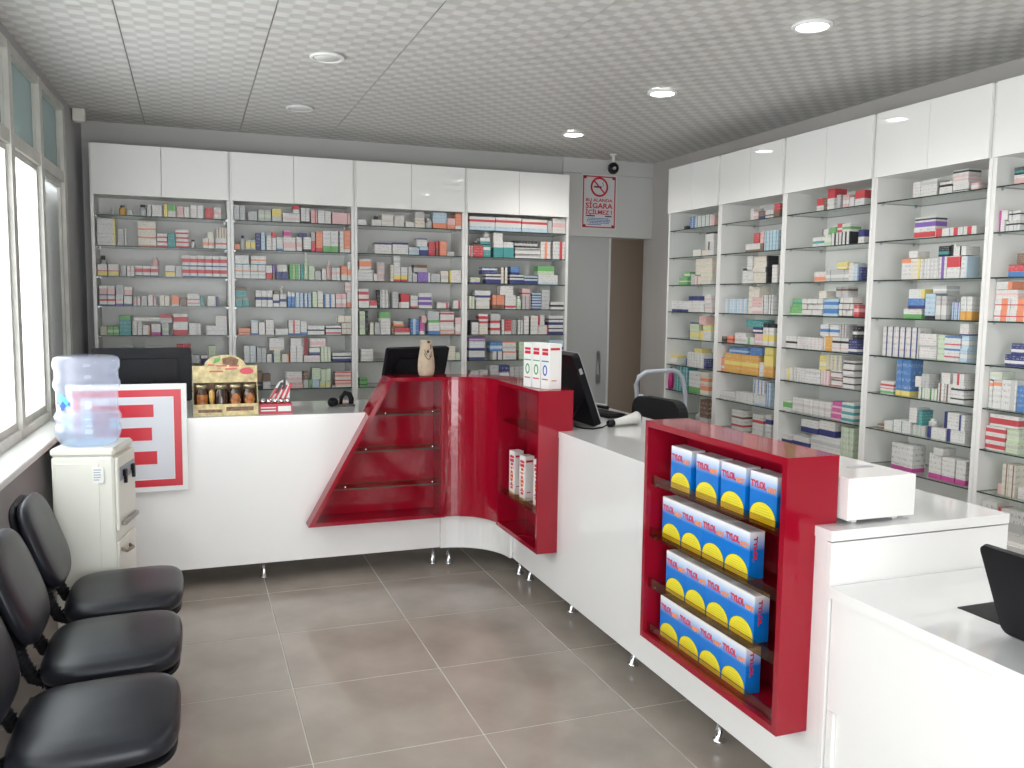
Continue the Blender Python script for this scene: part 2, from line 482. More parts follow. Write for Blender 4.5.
wpart('corner_panel', MB().prism(arc(CX, CY, .33, 90, 0) + arc(CX, CY, .312, 0, 90), .11, .3125), M_LACQ, ct)
wpart('front_panel', MB().prism([(4.408, .11), (1.911, .11), (1.911, .8835), (1.959, .8835), (1.959, .30), (2.766, .30), (2.766, .8835), (3.799, .8835), (3.799, .3125), (4.408, .3125)], 1.662, 1.68, 'x'), M_LACQ, ct)
wpart('end_panel', MB().box(1.662, 2.33, 1.892, 1.910, .11, .8795), M_LACQ, ct)
wpart('end_panel', MB().box(-.58, -.562, 4.7605, 5.36, .11, .8835), M_LACQ, ct)
wpart('rear_panel', MB().box(2.312, 2.33, 1.911, 4.75, .11, .8835), M_LACQ, ct)
wpart('base_board', MB().prism([(-.56, 4.761), (1.45, 4.761), (1.70, 4.5), (1.70, 1.912), (2.31, 1.912), (2.31, 5.34), (-.56, 5.34)], .112, .13), M_LACQ, ct)
for x, y in [(.351, 4.84), (1.304, 4.80), (1.393, 4.765), (1.72, 4.45), (1.737, 4.334), (1.754, 3.806), (1.741, 3.146), (1.72, 2.475), (1.75, 1.97), (2.2, 2.2), (2.2, 3.4), (2.2, 4.6), (-.45, 4.84), (-.45, 5.25), (.9, 5.25)]:
    wpart('leg', MB().lathe([(.022, .0), (.022, .006), (.0135, .010), (.0135, .105), (.020, .107), (.020, .1115)], (x, y, 0), 16), M_CHROME, ct)

# red display that wraps the inner corner
rd = thing('red_corner_display', 'glossy red display case wrapping the inner corner of the white counter', 'display', (CX, 4.635, .313))
ZT, ZB_ = 1.113, .313
y0, y1 = 4.635, 4.83
def sl(z): return .57 + (z - ZB_) * (1.015 - .57) / (ZT - ZB_)
wpart('slanted_side', MB().prism([(sl(ZB_), ZB_), (sl(ZB_) + .027, ZB_), (sl(ZT) + .027, ZT), (sl(ZT), ZT)], y0, y1, 'y'), M_RED, rd)
wpart('top_board', MB().prism([(sl(ZT - .02) + .0275, ZT - .02), (CX, ZT - .02), (CX, ZT), (sl(ZT) + .0275, ZT)], y0, y1, 'y'), M_RED, rd)
wpart('bottom_board', MB().prism([(sl(ZB_) + .0275, ZB_), (CX, ZB_), (CX, ZB_ + .02), (sl(ZB_ + .02) + .0275, ZB_ + .02)], y0, y1, 'y'), M_RED, rd)
wpart('side_board', MB().box(CX - .02, CX, y0, y1, ZB_ + .0205, ZT - .0205), M_RED, rd)
wpart('back_board', MB().prism([(sl(ZB_ + .021) + .028, ZB_ + .0205), (CX - .0205, ZB_ + .0205), (CX - .0205, ZT - .0205), (sl(ZT - .021) + .028, ZT - .0205)], y1 - .015, y1, 'y'), M_RED, rd)
for z in (.907, .709, .505):
    g = MB().prism([(sl(z) + .029, y0 + .035), (CX - .0205, y0 + .035), (CX - .0205, y1 - .016), (sl(z) + .029, y1 - .016)], z - .006, z)
    g.m = [0, 0] + [1] * 4
    wpart('glass_shelf', g, [M_GLASSR, M_EDGE], rd)
    for x in (sl(z) + .10, CX - .06):
        wpart('shelf_stud', MB().lathe([(.006, 0), (.006, .012)], (x, y0 + .05, z), 10), M_CHROME, rd)
wpart('curved_panel', MB().prism(arc(CX + .001, CY, .252, 90, 0, 20) + arc(CX + .001, CY, .238, 0, 90, 20), ZB_ + .0, ZT - .0185), mat('red_acrylic', (.31, .004, .018), .05, coat=.5, bump=(16, .30, .010)), rd)
wpart('corner_top', MB().prism(arc(CX + .001, CY, .236, 90, 0, 20) + arc(CX + .001, CY, .42, 0, 90, 20), ZT - .018, ZT), M_RED, rd)
wpart('corner_bottom', MB().prism(arc(CX + .001, CY, .2525, 90, 0, 20) + arc(CX + .001, CY, .33, 0, 90, 20), ZB_, ZB_ + .018), M_RED, rd)
wpart('corner_back', MB().prism(arc(CX + .001, CY, .42, 90, 0, 20) + arc(CX + .001, CY, .408, 0, 90, 20), .9145, ZT - .0185), M_RED, rd)
def red_box(t, ya, yb, x0, x1, zb, shelves, lip_z):
    wpart('end_board', MB().box(x0, x1, ya, ya + .022, zb, ZT), M_RED, t)
    wpart('end_board', MB().box(x0, x1, yb - .02, yb, zb, ZT), M_RED, t)
    wpart('top_board', MB().box(x0, x1, ya + .0225, yb - .0205, ZT - .022, ZT), M_RED, t)
    wpart('bottom_board', MB().box(x0, x1, ya + .0225, yb - .0205, zb, zb + .022), M_RED, t)
    wpart('back_board', MB().box(x1 - .014, x1, ya + .0225, yb - .0205, zb + .0225, ZT - .0225), M_RED, t)
    for z in shelves:
        g = MB().box(x0 + .02, x1 - .0145, ya + .0225, yb - .0205, z - .006, z)
        g.m = [0, 0, 0, 0, 0, 0]
        wpart('glass_shelf', g, [M_GLASSR, M_EDGE], t)
    for z in lip_z:
        g = MB().box(x0 + .016, x0 + .0195, ya + .0225, yb - .0205, z - .006, z + .030)
        g.m = [1, 1, 0, 0, 0, 0]
        wpart('front_lip', g, [M_GLASSR, M_EDGE], t)
        for y in (ya + .03, yb - .03):
            wpart('shelf_stud', MB().box(x0 + .03, x0 + .042, y - .005, y + .005, z - .016, z - .0065), M_CHROME, t)
red_box(rd, 3.80, 4.40, 1.555, 1.735, ZB_, (.90, .505), (.505,))
dd = thing('red_display_case', 'freestanding glossy red display case holding rows of blue boxes in the counter', 'display', (1.555, 1.96, .30))
red_box(dd, 1.96, 2.765, 1.555, 1.735, .30, (.885, .69, .50), (.885, .69, .50, .3285))

# low desk in front and the riser on the counter
dk = thing('low_desk', 'lower white desk joined to the near end of the counter', 'desk', (1.66, 1.888, 0))
dtm = MB().prism([(1.655, .45), (2.95, .45), (2.95, 1.888), (1.655, 1.888)], .727, .757)
dtm.m = [0, 0, 1, 1, 1, 1]
wpart('desk_top', dtm, [M_TOP, M_LACQ], dk)
wpart('front_panel', MB().box(1.668, 1.686, .45, 1.886, .40, .7215), M_LACQ, dk)
wpart('plinth', MB().box(1.680, 1.698, .45, 1.860, .11, .398), M_LACQ, dk)
wpart('corner_strip', MB().box(1.668, 1.684, 1.862, 1.886, .11, .398), M_LACQ, dk)
wpart('end_panel', MB().box(1.70, 2.95, .46, .478, 0, .7265), M_LACQ, dk)
wpart('rear_panel', MB().box(2.93, 2.948, .48, 1.886, 0, .7265), M_LACQ, dk)
for x, y in [(1.74, 1.80), (1.74, .9)]:
    wpart('leg', MB().lathe([(.022, .0), (.022, .006), (.0135, .010), (.0135, .109), (.0135, .1095)], (x, y, 0), 16), M_CHROME, dk)
wpart('base_board', MB().box(1.70, 2.92, .48, 1.88, .11, .128), M_LACQ, dk)
rs = thing('counter_riser', 'low white box riser on the counter behind the red display case', 'riser', (1.742, 1.925, .9145))
wpart('box', MB().rbox(1.742, 1.988, 1.925, 2.62, .928, 1.05, .0015), M_LACQ, rs)
for x in (1.78, 1.93):
    for y in (1.95, 2.58):
        wpart('foot', MB().box(x, x + .018, y, y + .018, .9145, .9278), M_LACQ, rs)
wpart('slot', MB().prism(rrect(1.86, 1.95, 2.05, 2.075, .008), 1.0502, 1.0512), M_PRINTS, rs, 'grey slot in the top')
# ------------------------------------------------------------------ printed cartons and bottles
PAL = {'W': ((0.63, 0.62, 0.598), 'white'), 'C': ((0.647, 0.598, 0.516), 'cream'), 'P': ((0.666, 0.436, 0.428), 'pink'), 'R': ((0.515, 0.069, 0.081), 'red'), 'O': ((0.706, 0.255, 0.149), 'orange'),
       'Y': ((0.703, 0.58, 0.187), 'yellow'), 'A': ((0.638, 0.343, 0.089), 'amber'), 'G': ((0.156, 0.385, 0.139), 'green'), 'E': ((0.52, 0.602, 0.438), 'pale green'), 'T': ((0.071, 0.284, 0.284), 'teal'),
       'L': ((0.443, 0.558, 0.64), 'pale blue'), 'B': ((0.084, 0.199, 0.437), 'blue'), 'N': ((0.045, 0.053, 0.172), 'navy'), 'V': ((0.207, 0.116, 0.387), 'violet'), 'M': ((0.476, 0.074, 0.279), 'magenta'),
       'K': ((0.03, 0.03, 0.034), 'black'), 'D': ((0.187, 0.113, 0.08), 'brown'), 'S': ((0.469, 0.469, 0.457), 'grey')}
STY = {}
def parse(st):
    st = st.lstrip('*')
    base, _, r = st.partition(':')
    bands = []
    for b in (r.split('+') if r else []):
        vert = '|' in b
        if len(b) < 2: continue
        a, c = b[1:].lstrip('|').split('-')
        bands.append((b[0], vert, int(a) / 100, int(c) / 100))
    return base, bands
def style(st):
    st = st.lstrip('*')
    if st in STY: return STY[st]
    base, bands = parse(st)
    m = bpy.data.materials.new('carton_print')
    m.use_nodes = True
    nt = m.node_tree; N = nt.nodes; K = nt.links
    b = N['Principled BSDF']; b.inputs['Roughness'].default_value = .38
    tc = N.new('ShaderNodeTexCoord'); sp = N.new('ShaderNodeSeparateXYZ')
    K.new(tc.outputs['Generated'], sp.inputs[0])
    def math_(op, a, v):
        n = N.new('ShaderNodeMath'); n.operation = op
        for i, q in enumerate((a, v)):
            if isinstance(q, (int, float)): n.inputs[i].default_value = q
            else: K.new(q, n.inputs[i])
        return n.outputs[0]
    def mix(fac, c0, c1):
        n = N.new('ShaderNodeMix'); n.data_type = 'RGBA'
        K.new(fac, n.inputs[0])
        for i, q in ((6, c0), (7, c1)):
            if isinstance(q, tuple): n.inputs[i].default_value = (*q, 1)
            else: K.new(q, n.inputs[i])
        return n.outputs[2]
    col = PAL[base][0]
    # small printed lines, a fine flat print in the middle of the pack
    nz = N.new('ShaderNodeTexNoise'); nz.inputs['Scale'].default_value = 1.0; nz.inputs['Detail'].default_value = 1
    mp = N.new('ShaderNodeMapping'); mp.inputs['Scale'].default_value = (14, 14, 9)
    oi = N.new('ShaderNodeObjectInfo'); cb = N.new('ShaderNodeCombineXYZ')
    K.new(math_('MULTIPLY', oi.outputs['Random'], 37.0), cb.inputs[0]); K.new(math_('MULTIPLY', oi.outputs['Random'], 11.0), cb.inputs[2])
    K.new(tc.outputs['Generated'], mp.inputs[0]); K.new(cb.outputs[0], mp.inputs['Location'])
    K.new(mp.outputs[0], nz.inputs[0])
    ink = math_('GREATER_THAN', nz.outputs['Fac'], .56)
    row = math_('LESS_THAN', math_('FRACT', math_('MULTIPLY', sp.outputs['Z'], 5.0), 0), .45)
    ins = math_('MULTIPLY', math_('GREATER_THAN', sp.outputs['Z'], .12), math_('LESS_THAN', sp.outputs['Z'], .9))
    f = math_('MULTIPLY', math_('MULTIPLY', math_('MULTIPLY', ink, row), ins), .55)
    dark = base in 'KNBVDTRMGAO'
    inkc = (.62, .60, .56) if dark else random.choice([(.12, .12, .2), (.35, .08, .08), (.10, .16, .30), (.2, .2, .2)])
    c = mix(f, col, inkc)
    for bc, vert, a, z in bands:
        s = sp.outputs['X'] if vert else sp.outputs['Z']
        fac = math_('MULTIPLY', math_('GREATER_THAN', s, a - .001), math_('LESS_THAN', s, z + .001))
        c = mix(fac, c, PAL[bc][0])
    K.new(c, b.inputs['Base Color'])
    STY[st] = m
    return m

def describe(st):
    base, bands = parse(st)
    d = PAL[base][1]
    e = []
    for bc, vert, a, z in bands[:1]:
        if bc == base: continue
        n = PAL[bc][1]
        if vert: e.append('%s stripe' % n)
        elif a < .06 and z <= .6: e.append('%s base' % n)
        elif z > .94 and a >= .4: e.append('%s top' % n)
        else: e.append('%s band' % n)
    return d, (' with ' + e[0] if e else '')

CART = {}
def carton_mesh(w_, d_, h_, st):
    k = (round(w_ * 500), round(d_ * 300), round(h_ * 500), st)
    if k in CART: return CART[k]
    mb = MB().rbox(0, w_, 0, d_, 0, h_, .0011)
    # the tuck flap shows as a lip on the top face
    if h_ > .03:
        mb.box(.002, w_ - .002, -.0004, .006, h_ - .0008, h_ + .0003)
    CART[k] = mb.mesh('carton', style(st))
    return CART[k]
def bottle_mesh(w_, h_, st):
    k = ('b', round(w_ * 500), round(h_ * 500), st)
    if k in CART: return CART[k]
    r = w_ / 2
    base, bands = parse(st)
    mb = MB().lathe([(r * .92, 0), (r, h_ * .04), (r, h_ * .62), (r * .88, h_ * .72), (r * .5, h_ * .79), (r * .5, h_ * .80)], (r, r, 0), 14)
    body = mb.mesh('bottle', style(st.split(':')[0]))
    cap = MB().lathe([(r * .62, h_ * .80), (r * .62, h_ * .99), (r * .55, h_)], (r, r, 0), 14).mesh('cap', style(bands[0][0] if bands else 'W'))
    CART[k] = (body, cap)
    return CART[k]

DATA = """B1.1 -462,-437,0,47,0,26,*S,1,1 -415,-371,0,62,0,44,*A:K80-100,1,1 -364,-331,0,36,0,85,S,1,1 -297,-248,0,72,0,48,*S:K80-100,1,1 -247,-222,0,70,0,75,S,1,1 -218,-158,0,74,0,85,W,1,1 -147,-124,0,79,0,75,Y,1,1 -123,-75,0,80,0,85,W:G50-100,1,1 -67,-27,0,71,0,85,P,1,1 -25,9,0,69,0,85,W,1,1 14,95,0,84,0,85,W,2,1 106,157,0,68,0,85,R:R0-20,1,1 159,204,0,74,0,85,W:P40-70,1,1
B1.2 -544,-437,0,168,0,85,W:Y|88-100+S30-36,1,3 -426,-387,0,105,0,85,S,1,1 -386,-373,0,110,0,75,W,1,1 -307,-197,0,159,0,85,C:O0-18,1,3 -194,-131,0,86,0,85,W:R0-32,1,3 -128,-83,0,89,0,85,T:T40-60,1,1 -80,2,0,116,0,85,W:R0-35,1,4 9,44,0,53,0,35,*S:K80-100,1,1 87,157,0,65,0,85,W:O30-60,2,1 116,155,65,105,0,85,C,1,1 164,238,0,68,0,85,W:R40-55,1,1 171,238,68,138,0,85,C:D|40-60,2,1
B1.3 -549,-493,0,72,0,85,W:Y0-35+R38-46,1,1 -544,-500,0,131,87,44,*S:K80-100,1,1 -487,-425,0,74,0,85,W:Y0-35+R38-46,1,1 -411,-381,0,63,0,75,S,1,1 -377,-331,0,64,0,75,W:P40-60,2,1 -329,-190,0,67,0,85,W:N0-12+R40-75,3,1 -230,-185,67,125,0,45,*P,1,1 -148,-87,0,74,0,85,W:Y8-40+R42-50,1,1 -84,-47,0,72,0,85,S,1,1 -45,238,0,142,0,85,W:N0-12+R38-72,6,2
B1.4 -544,-451,0,62,0,85,W:N0-10+R45-65,2,1 -542,-451,63,126,0,85,P:N0-12+W70-100,2,1 -449,-403,0,67,0,85,W:V0-18+P40-60,1,1 -447,-398,68,133,0,85,S,1,1 -400,-351,0,60,0,85,W:N0-18,1,1 -397,-348,60,120,0,85,P:N0-12+W70-100,1,1 -344,-301,0,60,0,75,S:P30-70,2,1 -297,-262,0,61,0,85,S,1,1 -257,-209,0,70,0,85,W:R|60-80,1,1 -187,-125,0,67,0,85,C,2,1 -115,-67,0,68,0,85,O:W0-15,1,1 -61,-21,0,56,0,85,D,1,1 -17,61,0,82,0,85,W:R20-28+R50-58,1,1 63,85,0,66,0,75,T,1,1 107,160,0,67,0,85,W,1,1 162,179,0,63,0,75,N,1,1
B1.5 -543,-505,0,55,0,85,E:P|50-75,1,1 -503,-433,0,55,0,85,G:E30-60,2,1 -432,-362,0,124,0,85,T:G80-100,1,1 -354,-296,0,88,0,75,W,2,1 -345,-187,89,115,0,75,W,1,1 -294,-247,0,64,0,85,W:O|75-100,1,1 -241,-183,0,72,0,85,W:M0-25,1,1 -187,-114,77,134,0,85,S:R60-100,1,1 -176,-134,0,76,0,85,S:E40-60,1,1 -109,-16,0,73,0,85,W:R0-45,1,1 -106,-15,73,139,0,85,W:R20-70,1,1 -11,64,0,77,0,85,W:S|60-80,1,1 96,230,0,61,0,85,W:S40-50,1,1 155,230,61,128,0,85,W,1,1
B1.6 -421,-354,0,115,0,85,S,2,1 -279,-184,0,116,0,85,W,2,1 -91,-2,0,128,0,85,W:R60-100,2,1 4,53,0,58,0,85,S,1,1 59,105,0,54,0,85,W:N0-60,1,1 109,154,0,116,0,85,E:S0-40,1,1
B2.1 286,357,0,97,0,85,S,2,1 376,437,0,60,0,85,S,1,1 441,524,0,76,0,85,S:E30-60,2,1 531,594,0,84,0,85,Y:S0-40,1,1 601,715,0,59,0,85,W:P30-50,1,1 670,712,60,113,0,85,W:R50-100,1,1 722,782,0,98,0,85,W:K0-10,2,1 789,833,0,88,0,85,P:R|60-80,1,1 836,927,0,87,0,85,W,2,1 934,1038,0,79,0,85,O:P0-100,1,1 1039,1061,0,78,0,75,P,1,1
B2.2 286,322,0,34,0,85,O,1,1 325,355,0,93,0,30,*S:N60-100,1,1 356,422,0,66,0,85,S:Y20-75,2,1 424,455,0,114,0,85,N,1,1 457,489,0,118,0,85,L:N|80-100,1,1 492,527,0,100,0,85,W,1,1 529,557,0,122,0,75,W:R70-100,1,1 558,601,0,90,0,85,W:B0-15,1,1 603,686,0,92,0,85,W:P20-60,1,1 605,657,93,138,0,85,P:M20-80,1,1 690,728,0,95,0,85,W:P30-60,1,1 707,762,97,125,0,85,N,1,1 737,790,0,97,0,85,W:K0-15,1,1 790,817,73,132,0,75,S,1,1 791,819,0,73,0,75,R,1,1 822,868,0,138,0,85,O:R0-20,1,1 869,976,0,146,0,85,W:G0-28,2,1 985,1014,0,149,0,75,W,1,1 1016,1061,0,155,0,85,O:W0-15,1,1
B2.3 286,485,0,92,0,85,W:O50-58+S25-32,4,1 287,377,92,153,0,85,W:T0-12,1,1 388,490,92,152,0,85,W:T0-12+O45-60,1,1 486,528,0,91,0,85,W:R0-45,1,1 529,549,0,100,0,75,D:V40-100,1,1 550,633,0,50,0,85,N,2,1 561,627,51,97,0,85,W,2,1 642,714,0,104,0,85,G:E|75-100,2,1 716,736,0,105,0,75,T,1,1 739,769,0,181,0,30,*E,1,1 770,811,0,94,0,85,E,1,1 812,855,0,60,0,85,S,1,1 859,890,0,79,0,85,W,1,1 892,925,0,131,0,33,*P,1,1 928,988,0,85,0,85,W:P50-70,2,1 994,1034,0,100,0,85,O:W0-40,1,1 1036,1061,0,127,0,75,W:O30-60,1,1
B2.4 286,375,0,53,0,85,T:O85-100,2,1 286,360,53,128,0,85,T:D75-100,1,1 415,529,0,110,0,85,W:N42-60,3,1 530,574,0,85,0,85,W:N30-52,1,1 534,572,86,111,0,85,D,1,1 572,610,87,141,0,40,*S,1,1 576,621,0,86,0,85,W:N42-62,1,1 627,677,0,104,0,75,B:W70-100,2,1 679,708,0,100,0,75,L,1,1 711,792,0,97,0,75,L:V|70-100,3,1 794,827,0,107,0,85,E,1,1 829,870,0,116,0,85,C:W50-100,1,1 873,951,0,91,0,85,W:B|0-30,2,1 954,1030,0,96,0,85,P:W30-60,2,1 1020,1061,106,176,0,75,P:W40-80,1,2 1033,1061,0,106,0,75,W:O0-35,1,1
B2.5 301,380,0,44,0,85,O:D30-40,1,1 384,430,0,100,0,85,W:B0-12+L85-100,1,1 433,476,0,83,0,85,W,1,1 479,534,0,102,0,85,W,1,1 543,629,0,40,0,85,W:S40-50,1,1 631,709,0,101,0,85,W:R|40-55+B0-10,1,1 710,756,0,92,0,85,W:B0-18,1,1 759,876,0,62,0,85,W:K42-58,1,1 883,993,0,62,0,85,W:R10-28+K62-76,1,1 969,1061,81,133,0,85,C:D0-10,2,1 995,1061,0,80,0,85,C:D0-10,2,2
B2.6 336,414,0,115,0,85,W:L|70-100,2,1 418,481,0,102,0,85,S,2,1 483,524,0,58,0,85,W:N|80-100,1,1 501,601,84,166,0,85,W:P12-28,1,1 529,575,0,84,0,85,E:S50-70,1,1 583,633,0,57,0,85,C:O|80-100,1,1 641,726,0,109,0,85,W,2,1 643,719,109,165,0,85,W,1,1 726,772,0,165,87,85,W:R|40-100,1,1 731,845,0,45,0,85,W:P40-55,1,1 770,843,46,99,0,85,N:W40-100,1,1 775,882,104,165,0,75,W:P20-60,1,1 847,917,0,103,0,75,E:W|40-70,3,1 930,1061,0,63,0,85,W:N0-35+K50-64,1,1
B2.7 400,456,0,121,0,85,K:D40-100,1,1 457,508,0,103,0,85,W:D50-100,1,1 610,725,0,38,0,85,P:W40-60,1,1 611,721,39,117,0,85,W:P20-40,1,1 727,764,0,116,0,85,D:S0-50,1,1 764,785,0,62,0,75,G,1,1 787,839,0,57,0,85,L,1,1 787,846,58,141,0,85,E,1,1 842,917,0,51,0,85,E:Y30-60,2,1 848,917,52,131,0,85,E,2,1 922,943,0,15,0,75,W,1,1 946,1061,0,111,0,85,W:O35-60+R80-95,1,2
B3.1 1109,1173,0,38,0,85,W,1,1 1209,1278,0,43,0,85,W,1,1 1222,1262,44,74,0,40,*K,1,1 1280,1366,0,82,0,85,C:W30-70,1,2 1370,1443,0,77,0,85,W,1,2 1452,1519,0,38,0,85,W,1,1 1520,1591,0,113,0,85,C:S60-100,1,1 1599,1652,0,69,0,53,*S,1,1 1654,1758,0,113,0,85,L:O0-35,1,1 1760,1820,0,76,0,85,O:P40-100,1,1 1821,1868,0,113,0,85,O:W0-20,1,1
B3.2 1231,1353,0,77,0,85,W:N86-100,1,1 1357,1471,0,81,0,85,W:N86-100,1,1 1475,1551,0,53,0,85,L:S30-60,1,1 1535,1613,61,118,0,85,W:N88-100,1,1 1553,1621,0,60,0,85,L:N0-60,1,1 1623,1671,0,94,0,85,R,1,1 1674,1695,0,100,0,75,R:D0-50,1,1 1698,1756,0,106,0,85,O:R|0-15,1,1 1759,1816,0,31,0,85,S,1,1
B3.3 1109,1218,0,77,0,85,W:S20-45,1,3 1119,1205,78,152,0,85,W:O30-80,1,1 1219,1245,0,52,0,75,W,1,1 1246,1299,0,133,0,85,S:P0-40,1,3 1343,1364,0,117,0,75,C,1,1 1366,1417,0,100,0,85,W:R0-15+Y15-45,1,1 1366,1415,101,179,0,85,W:S40-60,1,1 1418,1468,0,102,0,85,W:R0-15+Y15-45,1,1 1470,1499,0,103,0,75,S,1,1 1503,1538,0,59,0,85,S,1,1 1512,1614,70,123,0,85,S:D60-100,1,1 1540,1635,0,69,0,85,V:W|85-100,1,1 1638,1710,0,62,0,85,S,2,1 1713,1772,0,82,0,85,C:S30-60,1,1 1779,1868,0,89,0,85,W:Y|0-15,1,1
B3.4 1114,1191,0,63,0,85,W:R75-100,1,1 1114,1188,64,134,0,85,W:R40-70,1,1 1193,1246,0,51,0,85,R:W0-30,1,1 1248,1268,0,127,0,75,K,1,1 1269,1327,0,128,0,75,W:K|30-45,2,1 1356,1400,0,115,0,85,S,1,1 1402,1417,0,40,0,75,P,1,1 1418,1481,0,103,0,85,W:R42-100,1,1 1489,1543,0,91,0,85,W:R0-15+S60-75,1,1 1549,1648,47,110,0,85,W:V20-55,1,1 1550,1650,0,46,0,85,W:V50-100,1,1 1686,1778,0,43,0,85,W:R|75-92,1,1 1809,1868,0,59,0,85,W:R|65-92,1,1
B3.5 1122,1163,0,165,0,85,E:S40-60,1,1 1165,1182,0,169,0,75,K,1,1 1193,1222,0,85,0,75,C,1,1 1229,1267,0,85,0,85,S,1,1 1261,1343,104,162,0,85,G:W0-20,1,1 1270,1343,0,104,0,85,W,2,1 1347,1373,0,59,0,75,D,1,1 1365,1439,59,95,0,75,C:O0-50,1,1 1374,1485,0,50,0,85,R:W0-30,1,1 1490,1552,0,114,0,85,B:L|30-60,1,1 1556,1593,0,87,0,85,M:W0-30,1,1 1569,1608,87,132,0,85,P,1,1 1615,1702,106,169,0,85,S,1,1 1620,1707,0,105,0,85,W:B0-25+G82-100,1,1 1710,1816,55,165,0,85,W:R65-88,1,2 1710,1822,0,55,0,85,W:O0-28,1,2 1824,1868,0,124,0,85,P:W20-60,1,1
B3.6 1130,1217,0,88,0,85,W:S30-45,1,3 1773,1826,0,102,0,85,C,1,1 1828,1868,0,55,0,85,E,1,1
B3.7 1120,1176,0,64,0,85,G:K40-60,1,2
B4.1 1928,2125,0,98,0,85,L:W30-100+R62-80,1,1 2129,2335,0,100,0,85,L:W30-100+R62-80,1,1 2339,2545,0,96,0,85,L:W30-100+R62-80,1,1 2549,2585,0,92,0,85,S,1,1 2588,2695,0,113,0,85,W:P40-70,2,1
B4.2 1929,1957,0,81,0,75,W:R|30-70,1,1 1959,2037,0,92,0,85,R:D85-100,1,1 1963,2007,93,115,0,45,*K,1,1 2013,2093,93,140,0,85,W:T0-45,1,1 2039,2096,0,86,0,85,T:W60-85,1,1 2040,2091,141,182,0,51,*S,1,1 2116,2192,112,182,0,85,W,1,1 2119,2194,0,112,0,85,W:T0-65,1,1 2196,2278,0,115,0,85,W:T0-65,1,1 2283,2472,78,129,0,85,K:S30-60,1,1 2288,2493,0,78,0,85,W:K45-80+W55-65,1,2 2496,2578,0,130,0,85,W:O|40-65,1,1 2598,2696,0,134,0,85,W:R|55-80,1,1
B4.3 1941,2016,0,42,0,85,E:V0-20,1,1 2028,2148,68,118,0,85,N:W60-82,1,1 2058,2178,0,68,0,85,W:N0-45+K65-80,1,1 2180,2232,0,121,0,85,C:K|40-60,1,1 2251,2364,0,68,0,85,W:N0-45+K65-80,1,1 2257,2326,68,128,0,85,B:N0-30,1,1 2367,2476,0,61,0,85,L:N0-42+K65-80,1,1 2473,2609,74,139,0,85,E:G40-100,1,1 2479,2641,0,73,0,85,W:L0-20,1,1
B4.4 1932,1974,0,92,0,75,E:W|40-70,2,1 1976,2099,71,135,0,85,W:N18-45,1,1 1986,2092,0,70,0,85,C:W40-80,1,1 2113,2209,0,104,0,85,O:D0-30,3,1 2172,2278,106,171,0,85,W,1,1 2213,2299,0,106,0,85,W:R10-24,1,1 2303,2348,0,97,0,45,*E,1,1 2349,2416,103,155,0,85,P:D20-40,1,1 2351,2421,0,103,0,85,S:R|60-80,2,1 2430,2507,0,123,0,85,L:N0-40,1,6 2509,2574,0,148,0,85,S,1,1 2581,2694,0,59,0,85,W:K35-60,1,1
B4.5 1943,2007,0,106,0,85,W:K|0-12+K85-100,1,1 2008,2082,98,153,0,85,W:R30-70,1,1 2012,2079,0,97,0,85,C:R85-100,1,1 2100,2180,108,154,0,85,S,1,1 2101,2177,0,107,0,85,W:R55-92,1,2 2190,2211,0,112,0,75,W,1,1 2213,2265,0,112,0,75,R:W0-20,3,1 2267,2308,0,108,0,75,S:D|40-60,2,1 2321,2364,0,108,0,75,W:K|85-100,2,1 2366,2417,0,137,0,85,W:K|82-100,1,1 2420,2481,0,142,0,85,W,1,1 2483,2533,71,147,0,85,W:R|0-30,1,1 2485,2571,0,71,0,85,W:R|85-100,1,1 2572,2696,0,143,0,85,W:N0-30+K55-68,1,2
B4.6 1935,2059,139,166,0,85,V:P30-60,1,1 1935,2060,0,138,0,85,W:N0-30+L60-70,1,2 2097,2197,62,133,0,85,B:L30-60,1,1 2118,2194,0,62,0,85,W:K|40-55,1,1 2197,2308,62,137,0,85,W:O85-100+S30-50,1,1 2203,2309,0,61,0,85,W:O85-100,1,1 2311,2329,0,70,0,75,K,1,1 2330,2381,0,132,0,85,E,1,1 2575,2696,0,145,0,85,L:N0-30,1,2
B4.7 1947,2082,0,104,0,85,S:R40-60,2,1 2099,2171,0,140,0,85,S,1,1 2174,2256,0,139,0,85,N:W40-60,1,1 2260,2374,0,128,0,85,S,3,1
R1.1 5322,5364,0,25,0,85,K,1,1 5233,5295,0,84,0,85,B:W|40-50,1,1 5029,5224,0,80,0,85,W:T|40-62,4,1 4986,5025,0,70,0,85,P,1,1
R1.2 5136,5233,0,46,0,85,W:C0-30,1,1 5067,5131,0,41,0,85,C,1,1 4988,5081,93,154,0,85,W:K85-100,1,1 4987,5067,38,92,0,85,W:K|20-40,1,1 4981,5066,0,37,0,85,W,1,1
R1.3 5299,5409,0,54,0,85,G:W40-55,1,1 5277,5353,54,92,0,85,G:W30-60,1,1 5211,5262,0,69,0,85,S,1,1 5139,5206,0,59,0,85,W:O|30-60,1,1 5004,5206,69,175,0,85,C:E0-20,1,2 4997,5137,0,69,0,85,C:S0-15,1,3
R1.4 5375,5500,0,79,0,85,W:N0-22,3,1 5271,5369,0,75,0,85,W:N0-22,1,1 5084,5270,0,110,0,85,W:N72-100,4,1 4989,5074,0,119,0,85,W:P40-60,1,2
R1.5 5246,5263,0,64,0,75,N,1,1 5126,5242,0,67,0,85,E:Y30-70,1,1 5129,5242,67,119,0,85,E:N80-100,1,1 5043,5128,106,164,0,85,P,1,1 4989,5122,0,63,0,85,W:Y|0-30,1,1 4991,5085,63,106,0,85,Y:E30-70,1,1
R1.6 5407,5500,0,65,0,85,W:Y70-100,1,1 5346,5451,0,42,87,85,B,1,1 5062,5270,0,101,0,85,W:S|60-80,6,1 5087,5184,102,129,0,85,Y,1,1 5028,5055,0,66,0,75,N,1,1
